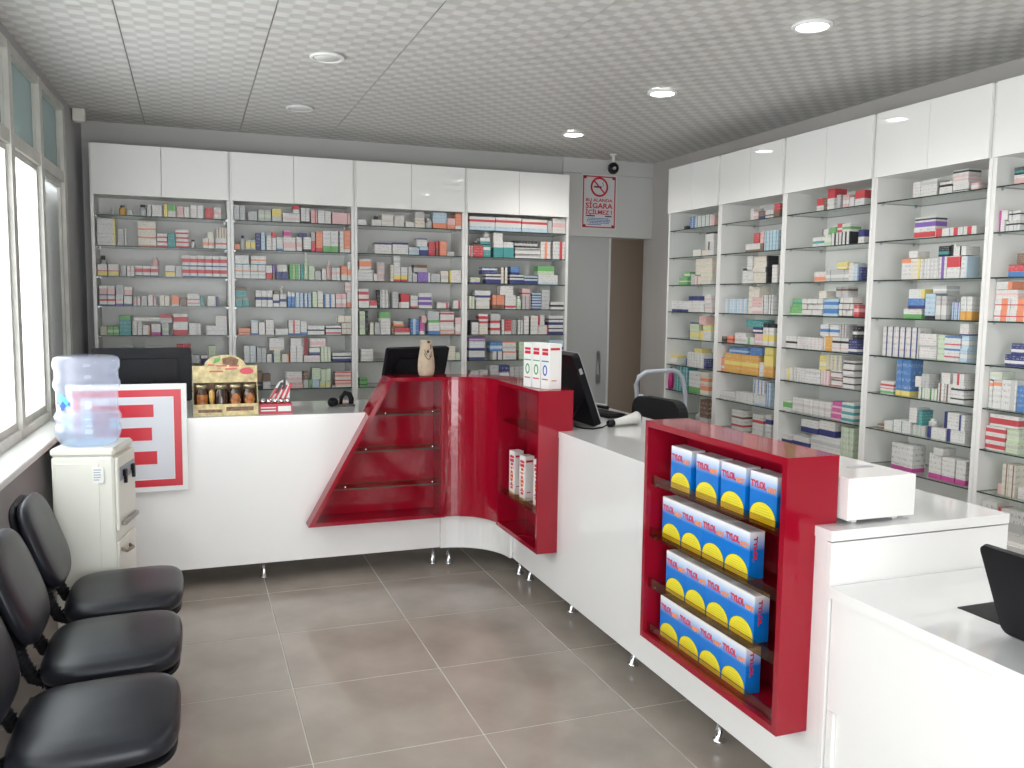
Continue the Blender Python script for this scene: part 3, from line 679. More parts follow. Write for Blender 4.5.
R1.7 5468,5500,0,114,0,75,L:W|40-50,3,1 5253,5406,0,170,0,85,T:L|40-60,4,1 5099,5241,0,152,0,85,W:G0-28,1,1 4992,5092,0,154,0,85,C:O20-40+O60-75,1,1
R1.8 5082,5157,0,56,0,75,*S,1,1 4982,5081,0,154,0,85,D:W0-20,1,1
R2.1 4565,4599,0,75,0,85,W:S|40-60,1,1 4512,4560,0,52,0,85,P:W50-80,1,1 4445,4509,0,50,0,85,D:N0-40,1,1 4368,4442,0,51,0,75,W:D30-45,3,1 4310,4366,0,82,0,85,R:D0-50,1,1
R2.2 4484,4637,0,53,0,85,W:D0-30,1,1 4488,4545,53,115,0,85,R,1,1 4452,4484,0,123,0,85,P:D0-40,1,1 4307,4450,0,120,0,85,L:T|40-60,4,1
R2.3 4604,4660,0,101,0,85,W:K80-95,1,1 4548,4603,0,169,0,85,W:S20-30,1,2 4398,4544,0,165,0,85,C:K|88-100,1,5 4305,4354,0,107,0,85,W,1,1
R2.4 4589,4825,0,94,0,85,L:W|20-45,6,1 4545,4587,0,172,0,85,C,1,1 4467,4542,103,164,0,85,C,1,1 4440,4538,0,102,0,85,P:W20-40,1,1 4334,4436,0,117,0,85,W:K|40-60,3,1
R2.5 4803,4852,0,38,0,85,D:K20-60,1,1 4737,4800,0,45,0,85,O:R30-60,1,1 4588,4707,0,66,0,85,W:S20-40,1,1 4414,4593,108,153,0,85,T,1,1 4499,4583,0,43,0,85,W:G|20-50,1,1 4436,4526,70,107,0,85,N:W30-60,1,1 4418,4498,0,69,0,85,P:W20-40,1,1 4317,4415,0,134,0,85,W:K82-100+Y20-50,2,1
R2.6 4813,4852,0,88,0,85,O:W20-40,1,1 4452,4809,0,122,0,85,A:Y40-60,2,1 4562,4763,122,163,0,85,B:L30-60,1,1 4420,4541,122,173,0,85,B,1,1 4402,4443,0,84,0,85,W,1,1 4312,4402,0,134,0,85,A:Y50-100,1,1 4315,4399,135,178,0,85,Y,1,1
R2.7 4694,4852,0,50,0,85,W:S30-40,2,1 4497,4683,0,63,0,85,W:S|48-52,2,1 4375,4493,0,72,0,85,W:L0-20,1,1 4386,4492,72,157,0,85,W:B|30-60,3,1 4319,4374,0,149,0,75,L:N|20-40,2,1
R2.8 4593,4716,0,131,0,85,W:R20-30+D60-70,1,1 4388,4497,0,126,0,85,W:R60-75,1,1 4304,4360,0,140,0,85,W:N60-80,1,1
R3.1 3933,3991,0,72,0,85,W:R45-100,1,1 3893,3932,0,67,0,85,D,1,1 3838,3894,0,113,0,85,W:R55-100,1,1 3802,3833,0,76,0,85,S,1,1 3728,3775,0,69,0,75,P:W30-60,2,1 3688,3725,0,51,0,85,W,1,1 3619,3688,0,81,0,85,W:R48-100,1,1
R3.2 3908,4008,0,53,0,85,W:T35-60,1,1 3884,3934,62,94,0,85,W:K|0-20,1,1 3854,3906,0,61,0,85,E:W40-70,1,1 3818,3864,69,99,0,75,G,1,1 3708,3853,0,68,0,75,W:K|70-100,5,1 3773,3817,69,116,0,75,R:W30-50,1,1 3706,3769,69,111,0,75,W:G30-60,1,1 3613,3656,0,71,0,85,W:N50-100,1,1
R3.3 3885,3979,0,55,0,85,W:O10-50,1,1 3705,3884,0,61,0,85,S:W30-60,5,1 3715,3793,62,100,0,85,Y:W20-40,1,1 3669,3706,0,95,0,85,W,1,1 3641,3667,0,87,0,75,L,1,1 3617,3637,0,70,0,75,N,1,1
R3.4 4067,4175,0,45,0,85,G:W10-25,1,1 4069,4156,45,95,0,85,G:T40-60,1,1 3900,4066,0,95,0,85,W:D0-14,4,3 3868,3930,96,137,0,85,C,1,1 3779,3894,0,51,0,85,L:B30-80,1,1 3779,3892,52,96,0,85,L:B20-60,1,1 3706,3793,103,159,0,75,S:D60-80,2,1 3664,3765,0,102,0,75,W:K0-14,4,3 3622,3659,0,63,0,85,R:P40-70,1,1
R3.5 4099,4196,0,66,0,85,W:K40-58,1,1 3877,4097,0,67,0,85,W:P|70-90,7,1 3841,3907,81,144,0,85,W:B35-60,1,1 3809,3873,0,80,0,85,A:W|0-15,1,1 3763,3832,81,143,0,85,W:B35-60,1,1 3687,3805,0,77,0,85,W:K60-76+P20-30,2,1 3701,3760,78,149,0,75,S:D|40-60,2,1 3613,3679,0,69,0,85,N:W10-30,1,1 3620,3652,69,142,0,85,K:W40-60,1,1
R3.6 4164,4196,0,66,0,85,W:Y|80-100,1,1 4120,4162,0,75,0,85,W:Y|0-40,1,1 4017,4118,0,77,0,75,W:S|70-90,4,1 3887,4014,0,79,0,85,W:S70-80,1,1 3848,3901,80,161,0,75,Y:W30-50,1,1 3813,3885,0,80,0,75,P:W|20-60,3,1 3732,3846,87,170,0,75,S:Y|30-60,4,1 3722,3805,0,87,0,85,W:R5-18+K72-86,1,2 3628,3713,0,147,0,85,W:K50-70,1,4
R3.7 4119,4196,0,61,0,85,W:G35-85,1,1 3792,4116,0,87,0,75,W:S0-12+S50-60,13,1 3710,3788,0,99,0,85,M:P0-30,1,3 3617,3707,0,106,0,85,W:T15-60,1,3
R3.8 4114,4196,0,47,0,85,W:N0-42,1,1 3960,4102,0,55,0,85,W:N0-42,1,1 3889,4027,87,160,0,85,W:N0-42,1,1 3706,3946,0,87,0,85,W:S40-60,5,1 3757,3885,87,171,0,85,W:N0-42,1,1 3614,3707,0,159,0,85,E:S|40-60,3,1
R4.1 3254,3301,0,77,0,85,W:P|0-12,1,1 3154,3252,0,77,0,85,W:S72-88,1,1 3070,3148,0,57,0,85,W:K62-80+K|0-8,1,1 2984,3070,41,102,0,85,W:P20-32+P48-58+K78-92,1,1 2980,3066,0,41,0,85,W:K20-30,1,1 2926,2967,0,34,0,85,P:W30-70,1,1
R4.2 3156,3281,50,100,0,85,W:V10-55+K72-88,1,1 3152,3278,0,50,0,85,W:R10-60,1,1 3068,3149,0,39,0,85,W:R|5-50,1,1 2926,3066,0,39,0,85,W:R|30-65,2,1
R4.3 3290,3349,0,102,0,85,W:O78-100,1,1 3249,3304,103,137,0,85,W,1,1 3227,3286,0,100,0,85,C:Y|80-100,1,1 3116,3225,0,96,0,75,W:S|60-90,5,1 3067,3126,102,151,0,85,K:T20-50,1,1 3071,3115,0,102,0,85,W:V|30-70,1,1 2996,3069,0,102,0,85,W:R50-96,1,1 3026,3057,103,154,0,85,W:K|0-60,1,1 2965,3024,103,145,0,85,W:K|40-55,1,1 2961,2995,0,100,0,85,W:L|75-100,1,1
R4.4 3206,3319,0,48,0,85,W:G0-45,1,1 3188,3288,49,97,0,85,B:N0-30,1,1 3190,3287,97,142,0,85,W:Y|80-100,1,1 3126,3186,0,120,0,85,L:K0-14,1,1 3061,3141,121,158,0,85,S:W30-60,1,1 3064,3123,0,109,0,75,S:W20-60,2,1 3033,3112,0,62,77,85,W:E|0-20,1,1 2986,3029,0,80,0,75,L:V|40-70,2,1 2924,2983,0,106,0,75,W:A0-38,2,1
R4.5 3208,3443,0,148,0,85,W:N|62-85,6,1 3103,3205,0,121,0,85,W:S0-12,1,2 3058,3101,0,118,0,85,E,1,1 2968,3055,0,115,0,85,W:B86-100+R30-40,1,2 2928,2977,121,174,0,85,W:N0-12,1,1 2926,2966,0,121,0,85,L:W30-60,1,2
R4.6 3352,3440,0,62,0,85,W:R62-78+R40-46+G5-22,1,1 3307,3341,0,178,0,85,B:Y0-14,1,1 3249,3305,0,178,0,85,B:Y0-14,1,1 3193,3295,0,48,87,85,W:G82-100,1,1 3182,3221,53,104,0,75,W,1,1 3082,3193,0,53,0,75,W:G|88-100,6,1 3135,3181,53,120,0,75,S,2,1 3010,3078,0,83,0,85,W:D|30-60,2,1 3017,3068,83,135,0,85,W,1,1 2931,3007,0,84,0,85,W:K70-80+K20-28,1,1 2935,2997,84,136,0,85,W:R|40-60,1,1
R4.7 3406,3446,0,24,0,85,D:S40-60,1,1 3347,3405,0,46,0,85,W:C0-30,1,1 3227,3346,0,59,0,85,W:T|0-12,2,1 3192,3241,59,132,0,85,W,1,1 3135,3223,0,52,0,75,S:E|40-60,3,1 3163,3188,52,125,0,75,T,1,1 3086,3131,55,91,0,45,*S,1,1 3020,3128,0,54,0,85,W:N|0-22,1,1 2948,3036,59,136,0,85,W:N|0-22,1,1 2916,3018,0,58,0,85,W:N|0-22,1,1 2915,2948,59,132,0,85,W:N|0-40,1,1
R4.8 3262,3347,0,131,0,85,W:M0-16,1,1 3203,3259,0,133,0,85,W:M0-16,1,1 3038,3112,0,117,0,85,W:M0-20,1,1 3026,3084,117,147,0,85,W,1,1 2962,3035,0,112,0,85,W:M0-20,1,1 2900,2955,0,110,0,85,W:M0-20,1,1
R5.1 2700,2753,0,41,0,85,W:P0-60,1,1 2702,2749,42,72,0,85,K:T20-50,1,1
R5.2 2780,2806,0,51,0,75,W:M|0-25,1,1 2765,2806,51,92,0,75,W:M|0-25,1,1 2708,2779,0,44,0,75,W:K60-76,5,1 2706,2764,45,85,0,75,W:K60-76,4,1
R5.3 2671,2748,0,51,0,85,R:B0-45,1,1 2674,2709,52,98,0,85,D,1,1
R5.4 2729,2806,0,98,0,85,W:O|45-85+R40-50,1,2 2698,2806,98,135,0,85,W:P35-60,1,1 2727,2806,136,170,0,85,W:O|75-100,1,1 2614,2728,0,98,0,85,W:O|30-60+R40-50,1,2
R5.5 2630,2736,0,50,0,85,N:W25-50,1,1 2622,2713,50,98,0,85,N:W25-50,1,1
R5.6 2787,2806,0,120,0,75,W:O80-92,1,1 2742,2806,126,161,0,85,W:E40-70,1,1 2743,2786,0,125,0,85,W:O80-92,1,1 2668,2741,0,131,0,85,W:S|60-90,1,1 2620,2665,0,110,0,85,B,1,1
R5.7 2706,2806,0,106,0,85,W:R20-70,1,3 2647,2788,107,159,0,85,W:R20-70,1,1 2643,2703,0,106,0,85,E:S40-60,1,2
R5.8 2712,2734,0,48,0,75,P,1,1 2646,2711,0,139,0,85,C:D|60-80,2,1 2604,2635,0,51,0,85,W,1,1
R5.9 2729,2806,0,149,0,85,W:P20-50,1,1 2597,2720,0,133,0,85,W:R|0-12+S30-60,1,1"""
ORD = ['first', 'second', 'third', 'fourth', 'fifth', 'sixth', 'seventh', 'eighth', 'ninth', 'tenth', 'eleventh', 'twelfth', 'thirteenth', 'fourteenth', 'fifteenth']
SHN = ['top', 'second', 'third', 'fourth', 'fifth', 'sixth', 'seventh', 'eighth', 'bottom']
SBAY = {'B1': 'leftmost back cabinet', 'B2': 'second back cabinet', 'B3': 'third back cabinet', 'B4': 'rightmost back cabinet',
        'R1': 'right-wall cabinet beside doorway', 'R2': 'second right-wall cabinet', 'R3': 'third right-wall cabinet', 'R4': 'fourth right-wall cabinet', 'R5': 'nearest right-wall cabinet'}
for line in DATA.strip().splitlines():
    items = line.split()
    key = items[0]; bay, sh = key.split('.'); sh = int(sh) - 1
    zs = SHELF_Z[sh]
    recs = []
    for it in items[1:]:
        a, b, z0, z1, yo, d, st, n, m_ = it.split(',')
        a, b, z0, z1, yo, d = [int(q) / 1000 for q in (a, b, z0, z1, yo, d)]
        n, m_ = int(n), int(m_)
        cw = (b - a) / n; chh = (z1 - z0) / m_
        for r in range(m_):
            for c in range(n):
                recs.append((a + c * cw, a + (c + 1) * cw, z0 + r * chh, z0 + (r + 1) * chh, yo, d, st, r, m_))
    seen = {}
    if bay[0] == 'R':
        recs.sort(key=lambda q: (-q[1], q[2]))
    else:
        recs.sort(key=lambda q: (q[0], q[2]))
    for a, b, z0, z1, yo, d, st, r, m_ in recs:
        gap = .0010
        jit = random.uniform(0, .010) if st[0] != '*' else 0
        wd, h = b - a - 2 * gap, z1 - z0 - .0005
        bot = st[0] == '*'
        base, extra = describe(st)
        up = ''
        if z0 > .004:
            up = 'upper ' if r >= m_ - 1 else 'middle '
        elif m_ > 1:
            up = 'lower '
        if bot:
            nm, noun, cat = ('plastic_jar', 'jar', 'jar') if h < wd * 1.6 else ('medicine_bottle', 'bottle', 'bottle')
        elif h > 1.9 * wd and wd < .034: nm, noun, cat = 'slim_carton', 'slim carton', 'carton'
        elif h > 1.35 * wd: nm, noun, cat = 'tall_carton', 'tall carton', 'carton'
        elif h < .55 * wd: nm, noun, cat = 'flat_carton', 'flat carton', 'carton'
        else: nm, noun, cat = 'medicine_carton', 'carton', 'carton'
        k = (up, base, noun, extra)
        seen[k] = seen.get(k, 0) + 1
        recnum = seen[k]
        lab = (up, base, noun, extra, recnum)
        if bay[0] == 'B':
            loc, rz = (a + gap, 6.106 + yo + jit, zs + z0 + .0003), 0
        else:
            loc, rz = (3.256 + yo + .02 + jit, b - gap, zs + z0 + .0003), -PI / 2
        grp = '%ss on the %s shelf of the %s' % (cat, SHN[sh], SBAY[bay])
        if bot:
            bm_, cm_ = bottle_mesh(wd, h, st)
            o = link(nm, bm_, None, loc, (0, 0, rz))
            link('cap', cm_, o)
        else:
            o = link(nm, carton_mesh(wd, d - .001 - jit, h, st), None, loc, (0, 0, rz))
        tag(o, lab, cat, grp) if False else None
        o['category'] = cat; o['group'] = grp
        o['_l'] = list(map(str, lab))
        o['_s'] = '%d|%s' % (sh, bay)
# labels: the ordinal is only said where the same look repeats on a shelf
cnt = {}
LO = [o for o in C.objects if '_l' in o]
for o in LO:
    k = (tuple(o['_l'][:4]), o['_s']); cnt[k] = cnt.get(k, 0) + 1
for o in LO:
    up, base, noun, extra, num = o['_l']
    sh, bay = o['_s'].split('|')
    num = int(num)
    k = (tuple(o['_l'][:4]), o['_s'])
    head = ('%s %s%s %s%s' % (ORD[num - 1] if num <= 15 else 'number %d' % num, up, base, noun, extra)) if cnt[k] > 1 else '%s%s %s%s' % (up, base, noun, extra)
    o['label'] = '%s, %s shelf, %s' % (head, SHN[int(sh)], SBAY[bay])
    del o['_l']; del o['_s']
# ------------------------------------------------------------------ blue boxes in the red case
def blue_box_material():
    m = bpy.data.materials.new('blue_box_print'); m.use_nodes = True
    nt = m.node_tree; N = nt.nodes; K = nt.links
    b = N['Principled BSDF']; b.inputs['Roughness'].default_value = .25
    tc = N.new('ShaderNodeTexCoord'); sp = N.new('ShaderNodeSeparateXYZ'); K.new(tc.outputs['Generated'], sp.inputs[0])
    r = N.new('ShaderNodeValToRGB')
    e = r.color_ramp.elements
    e[0].position = .60; e[0].color = (.0, .16, .58, 1); e[1].position = .97; e[1].color = (.84, .84, .86, 1)
    e2 = r.color_ramp.elements.new(.78); e2.color = (.34, .50, .80, 1)
    K.new(sp.outputs['Z'], r.inputs[0])
    def mt(op, a, v):
        n = N.new('ShaderNodeMath'); n.operation = op
        for i, q in enumerate((a, v)):
            if isinstance(q, (int, float)): n.inputs[i].default_value = q
            else: K.new(q, n.inputs[i])
        return n.outputs[0]
    dx = mt('MULTIPLY', mt('SUBTRACT', sp.outputs['X'], .5), 1 / .485)
    dz = mt('MULTIPLY', mt('MAXIMUM', mt('SUBTRACT', sp.outputs['Z'], .10), 0.0), 1 / .32)
    rr = mt('SQRT', mt('ADD', mt('MULTIPLY', dx, dx), mt('MULTIPLY', dz, dz)), 0)
    front = mt('LESS_THAN', sp.outputs['Y'], .03)
    disc = mt('MULTIPLY', mt('LESS_THAN', rr, .97), front)
    rim = mt('MULTIPLY', mt('LESS_THAN', rr, 1.0), front)
    lines = mt('MULTIPLY', mt('LESS_THAN', rr, .72), mt('GREATER_THAN', mt('FRACT', mt('MULTIPLY', sp.outputs['Z'], 20.0), 0), .72))
    def mix(fac, c0, c1):
        n = N.new('ShaderNodeMix'); n.data_type = 'RGBA'; K.new(fac, n.inputs[0])
        for i, q in ((6, c0), (7, c1)):
            if isinstance(q, tuple): n.inputs[i].default_value = (*q, 1)
            else: K.new(q, n.inputs[i])
        return n.outputs[2]
    c = mix(rim, r.outputs[0], (.02, .12, .06))
    c = mix(disc, c, (.82, .70, .03))
    c = mix(mt('MULTIPLY', lines, mt('MULTIPLY', disc, .55)), c, (.25, .35, .1))
    K.new(c, b.inputs['Base Color'])
    return m
M_BLUE = blue_box_material()
bw, bd, bh = .1305, .056, .150
blue_me = MB().rbox(0, bw, 0, bd, 0, bh, .0012).mesh('blue_box', M_BLUE)
t1 = text_mesh('TYLOL', .029, M_PRINTR, weight=.045)
t2 = text_mesh('HOT', .021, M_PRINTO, weight=.05)
def wid(me): return max(v.co.x for v in me.vertices)
T1S, T2S = .074 / wid(t1), .042 / wid(t2)
flap = MB().box(.02, bw - .02, .006, bd - .006, bh, bh + .0006).mesh('top_flap', mat('silver_flap', (.50, .46, .48), .35))
rowsb = [(.885, [2.651, 2.488, 2.341, 2.186], 'top'), (.69, [2.70, 2.569, 2.438, 2.307], 'second'), (.50, [2.663, 2.532, 2.401, 2.270], 'third'), (.3225, [2.695, 2.564, 2.433, 2.302], 'bottom')]
for z, ys, rn in rowsb:
    for k, y in enumerate(ys):
        o = link('cold_remedy_box', blue_me, None, (1.598, y, z + .0008), (0, 0, -PI / 2))
        tag(o, 'blue and yellow medicine box, %s from left, %s row of red case' % (['first', 'second', 'third', 'last'][k], rn), 'box', 'blue boxes in the red display case')
        link('brand_lettering', t1, o, (.006, -.0004, bh * .685), (PI / 2, 0, 0)).scale = (T1S, 1, 1)
        link('hot_lettering', t2, o, (.085, -.0004, bh * .66), (PI / 2, 0, 0)).scale = (T2S, 1, 1)
        link('top_flap', flap, o)
        if k == 3:
            s1 = link('side_lettering', t1, o, (bw + .0004, .016, bh * .90), (0, 0, 0))
            s1.rotation_euler = Euler((PI / 2, PI / 2, PI / 2)); s1.scale = (.9, .62, 1)

# white and red syrup cartons
def syrup(name, label, loc, rz, w_, d_, h_, oval, grp):
    o = link(name, MB().rbox(0, w_, 0, d_, 0, h_, .001).mesh('carton', M_PAPER), None, loc, (0, 0, rz))
    tag(o, label, 'carton', grp)
    e = -.0006
    part('red_label', MB().box(w_ * .16, w_ * .86, e, 0, h_ * .835, h_ * .89).box(w_ * .16, w_ * .86, e, 0, h_ * .745, h_ * .815), M_PRINTR, o)
    mk = MB().box(w_ * .10, w_ * .92, e, 0, h_ * .60, h_ * .625)
    part('name_line', mk, oval, o)
    ringv = MB()
    pts = [(w_ * .5 + math.cos(2 * PI * i / 24) * w_ * .27, h_ * .41 + math.sin(2 * PI * i / 24) * h_ * .12) for i in range(24)]
    pin = [(w_ * .5 + math.cos(2 * PI * i / 24) * w_ * .15, h_ * .41 + math.sin(2 * PI * i / 24) * h_ * .082) for i in range(24)]
    for i in range(24):
        j = (i + 1) % 24
        ringv.prism([pts[i], pts[j], pin[j], pin[i]], e, 0, 'y')
    part('oval_ring', ringv, oval, o)
    part('lower_print', MB().box(w_ * .15, w_ * .85, e, 0, h_ * .20, h_ * .225), M_PRINTR, o)
    part('side_print', MB().box(w_, w_ + .0006, d_ * .1, d_ * .85, h_ * .86, h_ * .91).box(w_, w_ + .0006, d_ * .2, d_ * .6, h_ * .18, h_ * .20), M_PRINTR, o)
    return o
for k, (cc, nmn) in enumerate([(M_PRINTG, 'green oval, farthest of the three'), (M_PRINTG, 'green oval, middle of the three'), (M_PRINTB, 'blue oval, nearest of the three')]):
    syrup('syrup_carton', 'tall white carton with red label and %s on red display' % nmn, (1.573 + .0178 * k, 4.056 - .0713 * k, ZT + .0006), -PI / 2 + .244, .0715 - .003, .075, .222, cc, 'syrup cartons on top of the red display')
for k, (y, x, nmn) in enumerate([(4.32, 1.60, 'farthest'), (4.165, 1.60, 'middle'), (4.03, 1.625, 'nearest')]):
    o = syrup('syrup_carton', 'white and red carton on a glass shelf inside the red corner display, %s of three' % nmn, (x, y, .5056), -PI / 2 + .12, .062, .055, .235, M_PRINTO, 'cartons inside the red corner display')
    vp = MB()
    for q in range(9):
        vp.box(.020 + .004 * (q % 2), .046 - .005 * (q % 3), -.0011, -.0007, .03 + q * .021, .043 + q * .021)
    part('vertical_print', vp, M_PRINTR, o)

# ------------------------------------------------------------------ beige vase
M_VASE = mat('unglazed_beige_ceramic', (.47, .37, .27), .7, bump=(90, .2), mottle=(20, .12))
vs = thing('ceramic_vase', 'beige ceramic vase with dark carved lines standing on the red display', 'vase', (1.241, 4.72, ZT + .0005))
prof = [(.034, 0), (.041, .006), (.0465, .03), (.0478, .055), (.046, .085), (.041, .120), (.0365, .150), (.033, .175), (.032, .190), (.033, .200), (.030, .203), (.027, .196), (.026, .17)]
part('body', MB().lathe(prof, n=28), M_VASE, vs)
def vr(z):
    for (r0, z0), (r1, z1) in zip(prof, prof[1:]):
        if z0 <= z <= z1: return r0 + (r1 - r0) * (z - z0) / (z1 - z0)
    return .033
def on_vase(seq, r):
    return [((vr(z) + .0004) * math.sin(a), -(vr(z) + .0004) * math.cos(a), z) for a, z in seq]
mk = MB()
mk.tube(on_vase([(-.55, .130), (-.3, .110), (-.05, .098), (.1, .096), (.35, .108), (.65, .122)], 1), .0022, 6)
mk.tube(on_vase([(-.5, .150), (-.3, .130), (-.12, .118)], 1), .002, 6)
mk.tube(on_vase([(.75, .140), (.4, .124), (.15, .110)], 1), .002, 6)
mk.tube(on_vase([(.45, .178), (.6, .168), (.5, .155)], 1), .003, 6)
part('carved_lines', mk, M_PRINTK, vs)
part('opening', MB().prism([(-.008, .139), (0, .126), (.007, .139), (0, .153)], -.0005, .0015, 'y').xf(Matrix.Translation((0, -vr(.14) - .0006, 0))), M_PRINTK, vs)
part('rim_notch', MB().box(-.003, .012, -.034, -.0325, .186, .2), M_PRINTK, vs)

# ------------------------------------------------------------------ E sign on the counter front
es = thing('pharmacy_sign', 'square white sign with red border and red letter E on the counter front', 'sign', (-.304, 4.738, .543))
S = .555
part('panel', MB().rbox(-S / 2, S / 2, -.028, 0, 0, S, .003), M_PAPER, es)
def frame_(x0, x1, z0, z1, t, ya, yb):
    return MB().box(x0, x1, ya, yb, z0, z0 + t).box(x0, x1, ya, yb, z1 - t, z1).box(x0, x0 + t, ya, yb, z0 + t, z1 - t).box(x1 - t, x1, ya, yb, z0 + t, z1 - t)
part('red_border', frame_(-S / 2 + .028, S / 2 - .028, .028, S - .028, .036, -.0292, -.028), M_PRINTR, es)
part('silver_field', MB().box(-S / 2 + .068, S / 2 - .068, -.0288, -.028, .068, S - .068), M_SILVER, es)
part('letter_E', MB().box(-.165, -.085, -.0302, -.0288, .145, .452).box(-.085, .118, -.0302, -.0288, .388, .452).box(-.085, .108, -.0302, -.0288, .268, .334).box(-.085, .130, -.0302, -.0288, .145, .212), M_PRINTR, es)

# ------------------------------------------------------------------ no smoking sign
ns = thing('no_smoking_sign', 'white no smoking sign with red border above the doorway', 'sign', (3.108, YB - .0125, 2.125))
W_, H_ = .318, .438
part('plate', MB().prism(rrect(-W_ / 2, W_ / 2, 0, H_, .012), -.004, 0, 'y'), mat('sign_plate', (.66, .67, .68), .4), ns)
bd_ = frame_(-W_ / 2 + .014, W_ / 2 - .014, .014, H_ - .014, .009, -.0052, -.004)
for sx in (-1, 1):
    for z in (.014, H_ - .014 - .024):
        bd_.box(sx * (W_ / 2 - .03) - .014, sx * (W_ / 2 - .03) + .014, -.0052, -.004, z, z + .024)
part('red_border', bd_, M_PRINTR, ns)
rg = MB()
cz = .338
for i in range(28):
    a, b2 = 2 * PI * i / 28, 2 * PI * (i + 1) / 28
    rg.prism([(.078 * math.cos(a), cz + .078 * math.sin(a)), (.078 * math.cos(b2), cz + .078 * math.sin(b2)), (.063 * math.cos(b2), cz + .063 * math.sin(b2)), (.063 * math.cos(a), cz + .063 * math.sin(a))], -.0056, -.0042, 'y')
rg.prism([(-.05, cz + .042), (-.042, cz + .05), (.05, cz - .042), (.042, cz - .05)], -.006, -.0046, 'y')
part('prohibition_ring', rg, M_PRINTR, ns)
part('cigarette', MB().box(-.048, .02, -.0044, -.004, cz - .006, cz + .006).tube([(.03, -.0042, cz + .004), (.036, -.0042, cz + .02), (.026, -.0042, cz + .03), (.034, -.0042, cz + .045)], .0022, 6), M_PRINTK, ns)
def put(body, size, z, m, wd=None):
    me = text_mesh(body, size, m, .0005, 'CENTER')
    o = link('lettering', me, ns, (0, -.0046, z), (PI / 2, 0, 0))
    xs = [v.co.x for v in me.vertices]
    if wd and xs:
        o.scale = (wd / (max(xs) - min(xs)), 1, 1)
    return o
put('BU ALANDA', .034, .222, M_PRINTR, .235)
put('SİGARA', .056, .170, M_PRINTR, .240)
put('İÇİLMEZ !', .046, .122, M_PRINTR, .235)
fp = MB()
for sx, wd2 in ((-.075, .08), (.085, .06)):
    fp.box(sx - wd2 / 2, sx + wd2 / 2, -.0046, -.004, .103, .112)
part('small_print', fp, M_PRINTK, ns)
fp = MB()
for z, a, b2 in ((.085, -.095, .085), (.073, -.105, .1), (.061, -.105, .1), (.049, -.08, .09), (.036, -.1, .02)):
    x = a
    while x < b2:
        l = random.uniform(.008, .022); fp.box(x, min(x + l, b2), -.0046, -.004, z, z + .0065); x += l + .004
part('blue_small_print', fp, M_PRINTB, ns)

# ------------------------------------------------------------------ water cooler and bottle
wc = thing('water_cooler', 'cream water cooler standing by the window beside the counter', 'cooler', (-.385, 3.872, 0), math.radians(-11))
X0, X1, Y0, Y1 = -.118, .113, -.135, .135
part('body', MB().rbox(X0, X1, Y0, Y1, .02, .905, .008), M_CREAM, wc)
part('top_cover', MB().rbox(X0 - .004, X1 + .006, Y0 - .004, Y1 + .004, .906, .940, .010), M_CREAM, wc)
part('side_moulding', MB().rbox(X0 + .015, X1 - .055, Y0 - .004, Y0 - .0003, .05, .88, .003), M_CREAM, wc)
part('front_panel', MB().rbox(X1 + .0003, X1 + .014, Y0 + .01, Y1 - .01, .60, .90, .004), M_CREAM, wc)
part('lower_door', MB().rbox(X1 + .0003, X1 + .010, Y0 + .01, Y1 - .01, .06, .555, .004), M_CREAM, wc)
part('tap_recess', MB().rbox(X1 + .0145, X1 + .017, Y0 + .03, Y1 - .03, .80, .855, .002), M_PRINTS, wc, 'dark grey tap recess')
for y in (-.06, .06):
    part('tap', MB().box(X1 + .0175, X1 + .030, y - .012, y + .012, .815, .84).box(X1 + .020, X1 + .031, y - .008, y + .008, .785, .815), M_BLACK, wc)
part('drip_tray', MB().rbox(X1 + .0145, X1 + .034, Y0 + .04, Y1 - .04, .615, .635, .004), mat('tray_grey', (.30, .29, .27), .4), wc)
part('door_handle', MB().tube([(X1 + .012, -.10, .52), (X1 + .03, -.09, .51), (X1 + .03, .0, .50), (X1 + .012, .02, .505)], .007), mat('handle_brown', (.22, .17, .12), .4), wc)
for sx in (X0 + .03, X1 - .03):
    for sy in (Y0 + .03, Y1 - .03):
        part('foot', MB().lathe([(.018, 0), (.018, .0195)], (sx, sy, 0), 12), M_BLACK, wc)
pl = MB().box(.035, .077, Y0 - .0052, Y0 - .0043, .80, .865)
part('rating_plate', pl, M_PAPER, wc)
pk = MB()
for z in (.852, .842, .832, .822, .812): pk.box(.040, .040 + random.uniform(.02, .032), Y0 - .0058, Y0 - .0053, z, z + .004)
part('rating_print', pk, M_PRINTS, wc)

M_PET = glassy('blue_clear_plastic', (.94, .95, .99), .27, (.80, .83, .98), rough=.05)
M_WATER = glassy('bottle_water', (.88, .95, .985), .16, (.72, .85, .95), rough=.02)
bp_scale = .93
bo = thing('water_bottle', 'large pale blue water bottle upside down on the cooler', 'bottle', (-.400, 3.872, .9405))
bp_ = [(.105, .0), (.118, .012), (.130, .035), (.134, .06), (.128, .082), (.126, .088), (.134, .105), (.134, .118), (.126, .135), (.1265, .215), (.134, .235), (.134, .252), (.127, .268), (.127, .300), (.134, .312), (.134, .335), (.128, .350), (.112, .357), (.02, .358)]
part('shell', MB().lathe([(r_ * bp_scale - (.003 if .12 < z_ < .23 else 0), z_) for r_, z_ in bp_], n=40), M_PET, bo)
part('water', MB().lathe([(.090, .004), (.104, .016), (.115, .038), (.118, .06), (.112, .083), (.111, .10), (.112, .122)], n=36), M_WATER, bo)
def patch(r, a0, a1, za, zb_, shape=None, n=12):
    mb = MB(); vs_, fs_ = [], []
    for i in range(n + 1):
        a = math.radians(a0 + (a1 - a0) * i / n)
        lo, hi = (za, zb_) if shape is None else shape(i / n)
        vs_ += [(r * math.cos(a), r * math.sin(a), lo), (r * math.cos(a), r * math.sin(a), hi)]
    fs_ = [(2 * i, 2 * i + 2, 2 * i + 3, 2 * i + 1) for i in range(n)]
    return mb.add(vs_, fs_, 0, True)
